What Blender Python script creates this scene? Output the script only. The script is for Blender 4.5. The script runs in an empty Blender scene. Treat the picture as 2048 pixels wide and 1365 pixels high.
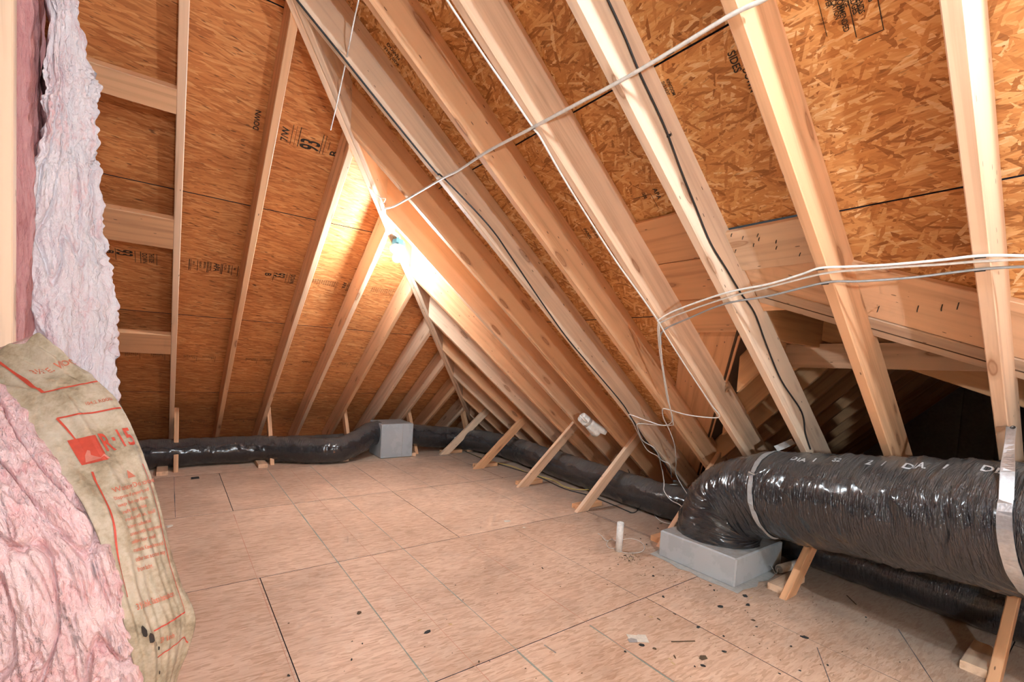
import bpy, math, random, json
import numpy as np
from mathutils import Vector as V, Matrix, noise
random.seed(7)
sc = bpy.context.scene
COL = sc.collection

# ------------------------------------------------------------------ camera
F_PX, YAW, PITCH, ROLL, SHIFT = 927.1, .6381, -.0539, .0599, 91.47
EYE = V((0, 0, 1.22))
fw = V((math.sin(YAW), math.cos(YAW), 0)); rt = V((math.cos(YAW), -math.sin(YAW), 0)); up = V((0, 0, 1))
fw, up = fw*math.cos(PITCH)+up*math.sin(PITCH), up*math.cos(PITCH)-fw*math.sin(PITCH)
rt, up = rt*math.cos(ROLL)+up*math.sin(ROLL), up*math.cos(ROLL)-rt*math.sin(ROLL)
cd = bpy.data.cameras.new('camera'); cam = bpy.data.objects.new('camera', cd); COL.objects.link(cam)
cam.matrix_world = Matrix(((rt.x, up.x, -fw.x, EYE.x), (rt.y, up.y, -fw.y, EYE.y), (rt.z, up.z, -fw.z, EYE.z), (0, 0, 0, 1)))
cd.sensor_fit = 'HORIZONTAL'; cd.sensor_width = 36; cd.lens = F_PX/2048*36; cd.shift_y = SHIFT/2048
cd.clip_start = .02; sc.camera = cam

# ------------------------------------------------------------------ world, exposure, lamp power
w = bpy.data.worlds.new('world'); sc.world = w; w.use_nodes = True
w.node_tree.nodes['Background'].inputs[0].default_value = (.9, .93, 1, 1)
w.node_tree.nodes['Background'].inputs[1].default_value = .02
sc.view_settings.view_transform = 'Standard'; sc.view_settings.look = 'None'
sc.view_settings.gamma = 1; sc.view_settings.use_curve_mapping = False
sc.view_settings.exposure = 1.50
sc.cycles.use_denoising = True; sc.cycles.max_bounces = 6; sc.cycles.diffuse_bounces = 5; sc.cycles.glossy_bounces = 2
sc.cycles.sample_clamp_indirect = 8; sc.cycles.use_adaptive_sampling = True; sc.cycles.adaptive_threshold = .09; sc.cycles.adaptive_min_samples = 14; sc.cycles.use_light_tree = False
BULB_A, BULB_B, BULB_C = 700, 1050, 1350   # emission: bulb on the hip, bulb near the ridge, bulb added behind the camera for fill

# ------------------------------------------------------------------ geometry of the attic (metres)
SR, SF = .7718, .7127               # slope of the right and of the far roof plane
XB, XS, YB, YS = 3.98, 4.31, 6.22, 6.58   # eave lines: rafter undersides (B), sheathing undersides (S)
RX = -.30                           # ridge position
HIP = V((1/SR, 1/SF, -1)).normalized()
D = json.loads('''{"cab":{"W1":[[1.169,0.589,2.155],[1.17,0.63,2.153],[1.165,0.713,2.158],[1.168,0.895,2.156],[1.168,1.082,2.155],[1.163,1.289,2.159],[1.158,1.525,2.163],[1.154,1.662,2.166],[1.15,1.871,2.169],[1.155,2.119,2.165],[1.15,2.27,2.169],[1.149,2.608,2.17],[1.145,2.925,2.173],[1.13,3.061,2.184]],"W2":[[0.734,1.547,2.495],[0.763,1.548,2.473],[0.905,1.544,2.363],[1.054,1.534,2.248],[1.161,1.529,2.166],[1.198,1.524,2.137],[1.319,1.536,2.044],[1.455,1.541,1.938],[1.717,1.542,1.736],[1.901,1.528,1.595],[2.045,1.519,1.484]],"W3a":[[2.045,1.519,1.478],[1.994,1.383,1.518],[1.926,1.097,1.57],[1.904,0.906,1.587],[1.879,0.781,1.606],[1.863,0.71,1.619],[1.87,0.621,1.614],[1.878,0.512,1.608],[1.88,0.391,1.606],[1.879,0.303,1.606],[1.892,0.218,1.596],[1.902,0.162,1.588]],"W3b":[[2.065,1.526,1.465],[2.019,1.385,1.501],[1.952,1.107,1.553],[1.918,0.904,1.579],[1.887,0.71,1.603],[1.886,0.596,1.603],[1.89,0.489,1.6],[1.895,0.393,1.596],[1.898,0.306,1.594],[1.905,0.219,1.589],[1.912,0.163,1.584]],"W3g":[[2.2,1.599,1.364],[2.111,1.528,1.432],[2.041,1.329,1.486],[1.98,1.121,1.533],[1.959,0.92,1.55],[1.924,0.713,1.577],[1.93,0.607,1.572],[1.933,0.471,1.57],[1.925,0.308,1.576],[1.929,0.22,1.573],[1.933,0.163,1.57]],"W4":[[2.02,1.497,1.475],[2.141,1.504,1.381],[2.322,1.505,1.242],[2.457,1.502,1.138],[2.596,1.497,1.03],[2.675,1.489,0.969],[2.702,1.552,0.948],[2.707,1.728,0.944],[2.681,1.862,0.965],[2.692,1.904,0.956],[2.778,1.952,0.89],[2.879,1.975,0.812],[3.062,2.038,0.67],[3.295,2.166,0.491],[3.501,2.287,0.332],[3.16,1.93,0.27],[3.07,1.82,0.24]],"D1":[[2.028,1.5,1.468],[2.088,1.542,1.423],[2.2,1.606,1.336],[2.313,1.663,1.249],[2.568,1.79,1.052],[2.739,1.859,0.92],[2.82,1.921,0.858],[2.858,2.016,0.828],[2.835,2.131,0.846],[2.799,2.266,0.874],[2.901,2.32,0.818],[3.046,2.367,0.705],[3.251,2.421,0.547],[3.318,2.355,0.496],[3.447,2.41,0.396],[3.718,2.548,0.187]],"D2":[[2.043,1.506,1.457],[2.167,1.578,1.361],[2.342,1.672,1.226],[2.589,1.792,1.036],[2.805,1.892,0.869],[2.84,1.926,0.842],[2.862,2.035,0.825],[2.887,2.241,0.806],[2.946,2.297,0.761],[3.096,2.351,0.645],[3.165,2.286,0.591],[3.311,2.319,0.478],[3.356,2.265,0.444],[3.566,2.376,0.282]],"LP":[[3.24,2.118,0.006],[3.212,2.196,0.006],[3.306,2.337,0.006],[3.342,2.406,0.08],[3.429,2.427,0.16],[3.458,2.343,0.24],[3.497,2.263,0.26]],"LP2":[[3.463,2.403,0.361],[3.08,2.114,0.356],[3.08,2.109,0.298],[3.08,2.046,0.245],[3.08,1.967,0.229],[3.08,1.915,0.2]],"K1":[[0.382,2.307,2.768],[0.422,2.31,2.737],[0.638,2.308,2.57],[0.844,2.309,2.411],[1.111,2.301,2.205],[1.154,2.278,2.172],[1.416,2.22,1.97],[1.605,2.239,1.824],[1.87,2.281,1.619],[2.175,2.316,1.385],[2.501,2.294,1.133],[2.726,2.284,0.959],[2.844,2.302,0.868],[3.126,2.355,0.651],[3.33,2.344,0.493],[3.601,2.39,0.284]],"K2":[[1.071,1.092,2.399],[1.096,1.092,2.378],[1.183,1.092,2.308],[1.269,1.092,2.227],[1.376,1.092,2.142],[1.449,1.092,2.079],[1.543,1.092,1.98],[1.655,1.092,1.873],[1.78,1.092,1.756],[1.923,1.092,1.668],[2.05,1.092,1.589],[2.19,1.092,1.515],[2.333,1.092,1.376],[2.527,1.092,1.205],[2.8,1.092,1.041],[2.878,1.092,0.918],[2.967,1.092,0.821]],"S1":[[0.7,2.78,2.446],[0.689,2.645,2.511],[0.649,2.347,2.593],[0.594,2.062,2.588],[0.579,1.953,2.612],[0.571,1.901,2.625]],"H5":[[1.008,3.03,2.286],[1.037,3.036,2.264],[1.064,3.026,2.243],[1.085,3.001,2.226],[1.1,2.967,2.216],[1.109,3.018,2.208]],"B1":[[1.128,3.055,2.182],[1.144,3.102,2.17],[1.184,3.166,2.139],[1.232,3.22,2.102],[1.266,3.227,2.076],[1.291,3.205,2.056]],"B2":[[1.127,3.089,2.186],[1.153,3.154,2.167],[1.206,3.194,2.126],[1.245,3.206,2.096],[1.278,3.184,2.071],[1.304,3.192,2.05]],"Y1":[[3.148,5.133,0.006],[3.131,4.633,0.006],[3.226,4.257,0.006],[3.2,3.888,0.006],[3.254,3.568,0.006],[3.192,3.325,0.006],[3.219,3.142,0.02],[3.339,3.029,0.06],[3.662,3.059,0.2]],"F1":[[3.151,5.201,0.006],[3.118,4.667,0.006],[3.166,4.176,0.006],[3.202,3.769,0.006],[3.141,3.27,0.006],[3.202,2.984,0.006],[3.183,2.662,0.006],[3.16,2.466,0.006]],"F2":[[3.38,2.707,0.3],[3.44,2.736,0.26],[3.454,2.711,0.18],[3.446,2.645,0.1],[3.411,2.591,0.05],[3.296,2.501,0.006],[3.176,2.458,0.006],[3.171,2.518,0.006]],"C1":[[-0.194,5.684,0.006],[-0.059,5.7,0.006],[0.182,5.583,0.006],[0.392,5.549,0.006],[0.618,5.587,0.006],[0.723,5.69,0.015],[0.826,5.735,0.015],[0.955,5.66,0.015],[1.084,5.613,0.015]],"P1":[[2.538,2.261,0.004],[2.531,2.22,0.004],[2.488,2.138,0.004],[2.542,2.131,0.004],[2.554,2.104,0.004],[2.611,2.094,0.004],[2.684,2.077,0.004],[2.701,2.016,0.004],[2.65,1.934,0.004],[2.559,1.888,0.004],[2.474,1.906,0.004],[2.435,1.945,0.004],[2.448,2.003,0.004],[2.411,2.033,0.004],[2.436,2.086,0.004],[2.494,2.125,0.004],[2.557,2.144,0.004]]},"debris":[[0.734,2.087,0.028],[0.939,1.784,0.03],[0.6,1.768,0.012],[0.376,1.796,0.014],[0.67,1.847,0.008],[1.026,1.495,0.012],[2.328,1.623,0.02],[2.166,1.435,0.02],[2.347,1.213,0.032],[2.502,1.146,0.03],[2.368,1.054,0.02],[2.062,1.164,0.02],[2.098,1.058,0.014],[1.984,0.993,0.02],[1.703,1.216,0.025],[1.73,1.17,0.02],[1.599,1.225,0.01],[2.584,1.201,0.04],[2.529,1.376,0.016],[2.49,1.332,0.014],[1.861,1.019,0.045],[1.811,0.988,0.022],[2.435,0.848,0.035],[2.299,0.849,0.016],[2.291,0.7,0.012],[2.749,2.044,0.015],[2.702,1.956,0.012],[2.853,1.741,0.012],[2.431,1.696,0.01],[2.263,1.836,0.008],[3.179,2.18,0.02],[3.057,2.12,0.018],[2.707,2.151,0.008],[2.045,0.787,0.01],[2.143,0.749,0.01],[2.579,1.033,0.008],[2.939,0.751,0.012],[1.775,1.003,0.008],[2.322,1.015,0.01],[2.065,1.295,0.008]],"chips":[[2.413,1.905],[2.411,1.855],[2.474,1.873],[2.374,1.841],[1.727,1.089],[1.714,1.066],[1.757,1.086],[1.864,1.948],[2.174,1.822],[1.95,1.309],[1.933,1.34],[2.595,1.177],[1.808,2.024],[0.951,1.887],[1.054,1.788]],"pale":[[[-0.303,2.0,2.29],[-0.265,2.1,2.372]],[[-0.303,2.0,2.205],[-0.257,2.1,2.284]],[[-0.3,2.0,2.142],[-0.248,2.1,2.228]],[[-0.313,2.0,2.022],[-0.222,2.1,2.107]],[[-0.319,2.0,1.948],[-0.197,2.1,2.043]],[[-0.321,2.0,1.89],[-0.208,2.1,1.97]],[[-0.321,2.0,1.825],[-0.205,2.1,1.899]],[[-0.331,2.0,1.749],[-0.2,2.1,1.82]],[[-0.344,2.0,1.687],[-0.19,2.1,1.758]],[[-0.354,2.0,1.568],[-0.183,2.1,1.629]],[[-0.356,2.0,1.494],[-0.177,2.1,1.548]],[[-0.347,2.0,1.422],[-0.162,2.1,1.467]],[[-0.355,2.0,1.332],[-0.155,2.1,1.367]],[[-0.346,2.0,1.259],[-0.147,2.1,1.283]],[[-0.338,2.0,1.169],[-0.141,2.1,1.18]],[[-0.329,2.0,1.047],[-0.137,2.1,1.041]],[[-0.318,2.0,0.892],[-0.129,2.1,0.865]],[[-0.306,2.0,0.702],[-0.124,2.1,0.65]],[[-0.3,2.0,0.509],[-0.119,2.1,0.432]]],"kraft":[[[-0.436,1.763,1.122],[-0.265,1.693,1.219]],[[-0.351,1.66,1.09],[-0.197,1.638,1.157]],[[-0.295,1.579,1.051],[-0.138,1.591,1.1]],[[-0.263,1.528,1.006],[-0.097,1.543,1.04]],[[-0.209,1.445,0.931],[-0.057,1.495,0.949]],[[-0.164,1.382,0.867],[-0.033,1.46,0.881]],[[-0.13,1.34,0.802],[-0.013,1.428,0.808]],[[-0.105,1.317,0.734],[0.008,1.406,0.718]],[[-0.081,1.305,0.629],[0.034,1.381,0.62]],[[-0.063,1.297,0.536],[0.061,1.355,0.535]],[[-0.049,1.294,0.457],[0.047,1.372,0.446]],[[-0.041,1.296,0.376],[0.026,1.394,0.368]],[[-0.036,1.297,0.276],[0.021,1.404,0.264]],[[-0.031,1.294,0.105],[0.024,1.402,0.076]],[[-0.026,1.292,-0.069],[0.03,1.385,-0.105]]],"fluff":[[[-0.674,1.761,1.058],[-0.431,1.754,1.123]],[[-0.59,1.659,1.032],[-0.346,1.651,1.091]],[[-0.533,1.578,1.0],[-0.29,1.57,1.052]],[[-0.502,1.527,0.963],[-0.259,1.519,1.007]],[[-0.448,1.446,0.9],[-0.205,1.437,0.932]],[[-0.407,1.386,0.848],[-0.16,1.374,0.869]],[[-0.38,1.35,0.792],[-0.126,1.332,0.804]],[[-0.364,1.335,0.733],[-0.101,1.309,0.737]],[[-0.354,1.333,0.641],[-0.078,1.297,0.632]],[[-0.349,1.336,0.557],[-0.059,1.29,0.539]],[[-0.35,1.345,0.487],[-0.046,1.287,0.46]],[[-0.356,1.357,0.414],[-0.038,1.288,0.379]],[[-0.366,1.371,0.325],[-0.032,1.289,0.28]],[[-0.377,1.381,0.173],[-0.027,1.287,0.109]],[[-0.391,1.393,0.018],[-0.022,1.284,-0.064]]],"nails":[[1.924,0.968,1.81],[1.94,0.971,1.798],[1.96,1.001,1.783],[1.972,1.083,1.773],[1.923,1.029,1.811],[1.905,1.07,1.825],[1.961,0.912,1.782],[1.985,0.919,1.764],[2.024,0.844,1.733]],"nails2":[[2.285,0.645,1.53],[2.291,0.524,1.525],[2.291,0.456,1.525],[2.286,0.411,1.528]]}''')

# ------------------------------------------------------------------ node helper
class NT:
    def __init__(s, name, rough=.6):
        s.m = bpy.data.materials.new(name); s.m.use_nodes = True; s.t = s.m.node_tree
        s.b = s.t.nodes['Principled BSDF']; s.b.inputs['Roughness'].default_value = rough
    def n(s, ty, ins=None, **kw):
        nd = s.t.nodes.new('ShaderNode'+ty)
        for k, v in kw.items(): setattr(nd, k, v)
        for k, v in (ins or {}).items():
            if isinstance(v, tuple) and len(v) == 2 and hasattr(v[0], 'outputs'): s.t.links.new(v[0].outputs[v[1]], nd.inputs[k])
            elif hasattr(v, 'outputs'): s.t.links.new(v.outputs[0], nd.inputs[k])
            else: nd.inputs[k].default_value = v
        return nd
    def math(s, op, a, b=0.0, clamp=False):
        return s.n('Math', {0: a, 1: b}, operation=op, use_clamp=clamp)
    def ramp(s, fac, stops, interp='LINEAR'):
        r = s.n('ValToRGB', {0: fac}); e = r.color_ramp; e.interpolation = interp
        while len(e.elements) < len(stops): e.elements.new(.5)
        for el, (p, c) in zip(e.elements, stops):
            el.position = p; el.color = (*c, 1) if len(c) == 3 else c
        return r
    def mix(s, fac, a, b, mode='MIX'):
        m = s.n('Mix', data_type='RGBA', blend_type=mode)
        for k, v in ((0, fac), (6, a), (7, b)):
            if isinstance(v, tuple) and len(v) == 2 and hasattr(v[0], 'outputs'): s.t.links.new(v[0].outputs[v[1]], m.inputs[k])
            elif hasattr(v, 'outputs'): s.t.links.new(v.outputs[0], m.inputs[k])
            else: m.inputs[k].default_value = v if not isinstance(v, tuple) else ((*v, 1) if len(v) == 3 else v)
        return (m, 2)
    def coord(s, scale=(1, 1, 1), rand=True, kind='Object', rotz=0):
        c = s.n('TexCoord'); v = (c, kind)
        if rand:
            o = s.n('ObjectInfo'); sh = s.n('VectorMath', {0: (37.7, 21.3, 13.1), 3: (o, 'Random')}, operation='SCALE')
            v = s.n('VectorMath', {0: v, 1: sh}, operation='ADD')
        if rotz: v = s.n('VectorRotate', {'Vector': v, 'Angle': rotz}, rotation_type='Z_AXIS')
        return s.n('VectorMath', {0: v, 1: scale}, operation='MULTIPLY')
    def noise(s, vec, scale=1, detail=3, rough=.5, dist=0):
        return s.n('TexNoise', {'Vector': vec, 'Scale': scale, 'Detail': detail, 'Roughness': rough, 'Distortion': dist})
    def out(s, col=None, bump=None, strength=.3, dist=.01, **ins):
        if col is not None:
            if isinstance(col, tuple) and hasattr(col[0], 'outputs'): s.t.links.new(col[0].outputs[col[1]], s.b.inputs['Base Color'])
            elif hasattr(col, 'outputs'): s.t.links.new(col.outputs[0], s.b.inputs['Base Color'])
            else: s.b.inputs['Base Color'].default_value = (*col, 1)
        if bump is not None:
            bp = s.n('Bump', {'Strength': strength, 'Distance': dist, 'Height': bump})
            s.t.links.new(bp.outputs[0], s.b.inputs['Normal'])
        for k, v in ins.items():
            k = k.replace('_', ' ')
            if hasattr(v, 'outputs'): s.t.links.new(v.outputs[0], s.b.inputs[k])
            else: s.b.inputs[k].default_value = v
        return s.m

def osb(name, pal, angs, size, speck=.5, contrast=1.0, stain=0.0, dust=None, bump=.35, spk=(26, 95), wobble=.012):
    N = NT(name, .62); pr = to = None
    b0 = N.coord((1, 1, 1)); wob = N.noise(b0, 9, 1, .5); wv = N.n('VectorMath', {0: (wob, 'Color'), 3: wobble}, operation='SCALE')
    base = N.n('VectorMath', {0: b0, 1: wv}, operation='ADD')
    for a in angs:
        rr_ = N.n('VectorRotate', {'Vector': base, 'Angle': a}, rotation_type='Z_AXIS')
        c2 = N.n('VectorMath', {0: rr_, 1: (1/size[0], 1/size[1], 1)}, operation='MULTIPLY')
        vo = N.n('TexVoronoi', {'Vector': c2, 'Scale': 1}, voronoi_dimensions='2D')
        sp = N.n('SeparateColor', {0: (vo, 'Color')})
        edge = N.math('MULTIPLY', (vo, 'Distance'), .35)
        p = N.math('SUBTRACT', (sp, 0), edge); t = (sp, 1)
        if pr is None: pr, to = p, t
        else:
            g = N.math('GREATER_THAN', p, pr)
            mx = N.n('Mix', {0: g, 2: to, 3: t}); to = mx; pr = N.math('MAXIMUM', pr, p)
    gr = N.noise(N.coord((18, 240, 1)), 1, 2, .6)
    f = N.math('ADD', N.math('MULTIPLY', to, contrast), N.math('MULTIPLY', N.math('SUBTRACT', gr, .5), .55))
    col = N.ramp(f, pal)
    ns = N.noise(N.coord((*spk, 1), rotz=.12), 1, 1, .5)
    sp = N.ramp(ns, [(.0, (1, 1, 1)), (.27, (1, 1, 1)), (.33, (0, 0, 0))])
    spf = N.math('MULTIPLY', sp, speck)
    c = N.mix(spf, (col, 0), (.16, .06, .022))
    big = N.ramp(N.noise(N.coord((1.1, 1.6, 1)), 1.3, 1, .55), [(.3, (.84, .80, .77)), (.7, (1.06, 1.05, 1.04))])
    c = N.mix(1.0, c, (big, 0), 'MULTIPLY')
    if stain:
        st = N.ramp(N.noise(N.coord((2.2, 2.6, 1)), 1, 3, .62), [(.58, (0, 0, 0)), (.74, (1, 1, 1))])
        c = N.mix(N.math('MULTIPLY', st, stain), c, (.30, .20, .145))
    if dust:
        sepx = N.n('SeparateXYZ', {0: (N.n('NewGeometry'), 'Position')})
        dn = N.noise((N.n('NewGeometry'), 'Position'), 5, 4, .6)
        dx = N.math('ADD', (sepx, 0), N.math('MULTIPLY', N.math('SUBTRACT', dn, .5), .9))
        df = N.ramp(N.math('DIVIDE', N.math('SUBTRACT', dx, 2.2), 1.0), [(.1, (0, 0, 0)), (.8, (1, 1, 1))])
        c = N.mix(N.math('MULTIPLY', df, .62), c, dust)
    return N.out(c, N.math('ADD', pr, N.math('MULTIPLY', gr, .35)), bump, .004)

def pine(name, base, dark, sat=1.0, knots=True):
    N = NT(name, .55)
    c = N.coord((1, 1, 1))
    g1 = N.noise(N.coord((1.1, 26, 26)), 1, 3, .6, .6)
    wv = N.n('TexWave', {'Vector': N.coord((.4, 5, 5)), 'Scale': 1.2, 'Distortion': 6, 'Detail': 1, 'Detail Scale': 1.2}, wave_type='BANDS', bands_direction='Y')
    f = N.math('ADD', N.math('MULTIPLY', g1, .72), N.math('ADD', N.math('MULTIPLY', wv, .12), .08))
    mid = tuple(b*.55+d*.45 for b, d in zip(base, dark))
    col = N.ramp(f, [(.28, mid), (.5, base), (.75, tuple(min(1, b*1.08) for b in base))])
    oi = N.n('ObjectInfo')
    tint = N.ramp((oi, 'Random'), [(0, (1.0, .93, .86)), (.5, (1, 1, 1)), (1, (.9, .82, .74))])
    cc = N.mix(1.0, (col, 0), (tint, 0), 'MULTIPLY')
    if knots:
        kc = N.coord((2.4, 9, 9)); vo = N.n('TexVoronoi', {'Vector': kc, 'Scale': 1, 'Randomness': .95})
        wob = N.noise(kc, 6, 2, .5); d = N.math('ADD', (vo, 'Distance'), N.math('MULTIPLY', wob, .05))
        k = N.ramp(d, [(.0, (.9, .9, .9)), (.12, (.6,)*3), (.145, (1,)*3), (.165, (.4,)*3), (.24, (0, 0, 0))])
        rk = N.n('SeparateColor', {0: (vo, 'Color')}); on = N.math('GREATER_THAN', (rk, 0), .35)
        cc = N.mix(N.math('MULTIPLY', N.math('MULTIPLY', k, on), .85), cc, dark)
        nl = N.n('TexVoronoi', {'Vector': N.coord((9, 30, 30)), 'Scale': 1}); nf = N.math('LESS_THAN', (nl, 'Distance'), .085)
        r2 = N.n('SeparateColor', {0: (nl, 'Color')}); cc = N.mix(N.math('MULTIPLY', N.math('MULTIPLY', nf, N.math('GREATER_THAN', (r2, 1), .45)), .75), cc, (.07, .03, .015))
    return N.out(cc, f, .12, .004)

def plain(name, col, rough=.5, metal=0, bump=0, bscale=60, **kw):
    N = NT(name, rough); c = N.coord((1, 1, 1)); n = N.noise(c, bscale, 4, .6)
    cr = N.ramp(n, [(.25, tuple(x*.82 for x in col)), (.75, tuple(min(1, x*1.1) for x in col))])
    return N.out((cr, 0), n if bump else None, bump, .004, Metallic=metal, **kw)

def black_plastic():
    N = NT('black_duct_film', .24)
    geo = N.n('NewGeometry'); nz = N.n('SeparateXYZ', {0: (geo, 'Normal')}); pos = (geo, 'Position')
    n1 = N.noise(pos, 7, 3, .6)
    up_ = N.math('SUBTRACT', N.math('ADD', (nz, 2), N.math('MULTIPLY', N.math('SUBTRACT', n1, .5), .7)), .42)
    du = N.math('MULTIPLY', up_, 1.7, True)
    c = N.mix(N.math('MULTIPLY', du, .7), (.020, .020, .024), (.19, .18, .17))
    sc_ = N.ramp(N.noise(pos, 26, 4, .7), [(.70, (0, 0, 0)), (.76, (1, 1, 1))])
    c = N.mix(N.math('MULTIPLY', sc_, .25), c, (.3, .29, .28))
    r = N.math('ADD', N.math('MULTIPLY', du, .35), .2)
    uv = N.n('TexCoord')                             # u along the duct, v around it, in metres
    a = N.noise(N.n('VectorMath', {0: (uv, 'UV'), 1: (42, 5, 1)}, operation='MULTIPLY'), 1, 2, .6, .9)
    b = N.noise(N.n('VectorMath', {0: (uv, 'UV'), 1: (110, 16, 1)}, operation='MULTIPLY'), 1, 2, .6, .6)
    ra = N.math('SUBTRACT', 1, N.math('ABSOLUTE', N.math('MULTIPLY', N.math('SUBTRACT', a, .5), 5)))
    rb = N.math('SUBTRACT', 1, N.math('ABSOLUTE', N.math('MULTIPLY', N.math('SUBTRACT', b, .5), 5)))
    h = N.math('ADD', N.math('MULTIPLY', ra, 1.0), N.math('MULTIPLY', rb, .45))
    return N.out(c, h, .95, .007, Roughness=r, Coat_Weight=1.0, Coat_Roughness=.16)

def pink(name, a, b, c3):
    N = NT(name, .95); pos = (N.n('NewGeometry'), 'Position')
    st = N.n('VectorMath', {0: pos, 1: (1, 1, .35)}, operation='MULTIPLY')
    n = N.noise(st, 16, 6, .65, .8); n2 = N.noise(pos, 130, 4, .7)
    n3 = N.noise(st, 48, 4, .7, 1.5)
    cf = N.math('ADD', N.math('MULTIPLY', n, .6), N.math('MULTIPLY', n3, .4))
    col = N.ramp(cf, [(.36, c3), (.46, b), (.56, a), (.8, tuple(min(1, x*1.04) for x in a))])
    return N.out((col, 0), N.math('ADD', N.math('MULTIPLY', n3, .8), N.math('MULTIPLY', n2, .5)), 1.0, .012)

def kraft():
    N = NT('kraft_paper', .6); pos = (N.n('NewGeometry'), 'Position')
    n = N.noise(pos, 9, 6, .68); n2 = N.noise(pos, 120, 3, .6)
    nb = N.math('ADD', N.math('MULTIPLY', n, .8), N.math('MULTIPLY', n2, .2))
    col = N.ramp(nb, [(.36, (.24, .19, .125)), (.46, (.39, .32, .22)), (.56, (.50, .43, .325)), (.7, (.58, .52, .42))])
    st = N.n('VectorMath', {0: pos, 1: (1.0, 1.0, .35)}, operation='MULTIPLY')
    return N.out((col, 0), N.math('ADD', N.noise(st, 22, 4, .55), N.math('MULTIPLY', n2, .15)), .35, .012)

def gray_board():
    N = NT('grey_mastic_board', .55); pos = (N.n('NewGeometry'), 'Position')
    n = N.noise(pos, 9, 4, .6); f = N.ramp(n, [(.47, (0, 0, 0)), (.52, (1, 1, 1))])
    c = N.mix(N.math('MULTIPLY', f, .35), (.40, .425, .445), (.52, .55, .57))
    geo = N.n('NewGeometry'); nz = N.n('SeparateXYZ', {0: (geo, 'Normal')})
    d = N.math('MULTIPLY', N.math('MULTIPLY', N.math('GREATER_THAN', (nz, 2), .8), N.ramp(N.noise(pos, 30, 4, .6), [(.35, (.2,)*3), (.65, (1,)*3)])), .8)
    c = N.mix(d, c, (.34, .29, .235))
    return N.out(c, N.noise(pos, 70, 4, .6), .25, .004)

PAL_R = [(.0, (.34, .13, .035)), (.22, (.54, .235, .07)), (.55, (.68, .335, .115)), (.82, (.78, .46, .195)), (1, (.88, .66, .38))]
PAL_F = [(.0, (.47, .165, .048)), (.3, (.61, .24, .075)), (.7, (.71, .31, .105)), (1, (.81, .45, .195))]
PAL_D = [(.0, (.64, .42, .285)), (.25, (.77, .55, .405)), (.55, (.84, .635, .485)), (1, (.92, .77, .64))]
M = dict(
    osb_r=osb('osb_roof_coarse', PAL_R, (.30, -.38, 1.15, .05, -.9), (.075, .0125), .4, .95),
    osb_f=osb('osb_roof_fine', PAL_F, (.1, -.14, .28), (.10, .0105), .85, .9, bump=.25, spk=(15, 80), wobble=.004),
    osb_d=osb('osb_floor', PAL_D, (.06, -.08, .2), (.055, .009), .14, .6, .30, (.27, .21, .17), bump=.10, spk=(13, 70), wobble=.003),
    pine=pine('pine_lumber', (.81, .555, .375), (.30, .115, .045)),
    pine_o=pine('pine_orange', (.76, .435, .24), (.27, .095, .033)),
    pine_p=pine('pine_pale', (.82, .635, .475), (.36, .17, .085)),
    board=pine('board_brown', (.72, .405, .22), (.25, .095, .04)),
    stain=pine('stained_board', (.56, .41, .30), (.2, .12, .09)),
    dim=pine('gable_wood', (.62, .36, .185), (.24, .1, .045), knots=False),  # darker brown wood for the cross gable framing and floor
    dark_sheath=plain('dark_gable_sheathing', (.085, .045, .024), .9, 0, .2, 20), black=black_plastic(), gray=gray_board(), kraft=kraft(),  # cross gable sheathing has one dark tone, apart from its rafters
    pink=pink('pink_fibreglass', (.92, .68, .68), (.89, .58, .58), (.78, .40, .41)),
    pale=pink('lit_pink_fibreglass', (.86, .82, .85), (.84, .75, .78), (.80, .56, .58)),  # pink fibreglass whitened: the lamp's overexposure is put into the colour
    rose=pink('shaded_pink_fibreglass', (.70, .36, .35), (.64, .29, .29), (.5, .19, .19)),  # same pink fibreglass with the tint of shade put into the colour
    white=plain('white_jacket', (.80, .79, .76), .45), cream=plain('cream_jacket', (.72, .62, .42), .5),
    blackc=plain('black_jacket', (.02, .02, .022), .45), greyc=plain('grey_jacket', (.36, .37, .38), .45),
    yellow=plain('yellow_jacket', (.70, .55, .16), .45),
    pvc=plain('white_pvc', (.80, .80, .78), .35), jug=plain('milky_plastic', (.74, .71, .66), .35),
    galv=plain('galvanized_steel', (.62, .66, .70), .34, .85, .15, 90), tape=plain('grey_duct_strap', (.40, .40, .40), .45),
    blue=plain('blue_plastic', (.055, .22, .33), .45), porcelain=plain('porcelain', (.85, .85, .83), .25),
    ink=plain('black_stamp_ink', (.03, .022, .018), .7), inkb=plain('brown_stamp_ink', (.16, .075, .03), .7),
    red=plain('red_print', (.56, .07, .04), .6), redf=plain('faded_red_print', (.56, .17, .10), .6), redl=plain('light_red_print', (.60, .20, .15), .6),
    wprint=plain('white_print', (.62, .64, .66), .5), shingle=plain('asphalt_scrap', (.035, .035, .037), .8, 0, .4, 200),
    grit=plain('dry_grit', (.13, .085, .05), .9), paper=plain('paper_scrap', (.80, .77, .68), .7), chip=plain('wood_chip', (.72, .52, .30), .7),
    green=plain('green_chalk', (.36, .41, .35), .9), redc=plain('red_chalk', (.68, .36, .25), .9), greyk=plain('dark_chalk', (.13, .13, .14), .9),
    edge=plain('sealed_panel_edge', (.025, .025, .045), .8), mastic=plain('dry_mastic', (.46, .46, .44), .8, 0, .2, 40), gap=plain('joint_shadow_felt', (.02, .02, .03), .9), drywall=plain('paper_backing', (.45, .36, .25), .8), wallg=plain('grey_board_wall', (.42, .39, .36), .9, 0, .3, 30),
    nail=plain('steel_nail', (.10, .09, .085), .4, .7),
)
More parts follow.
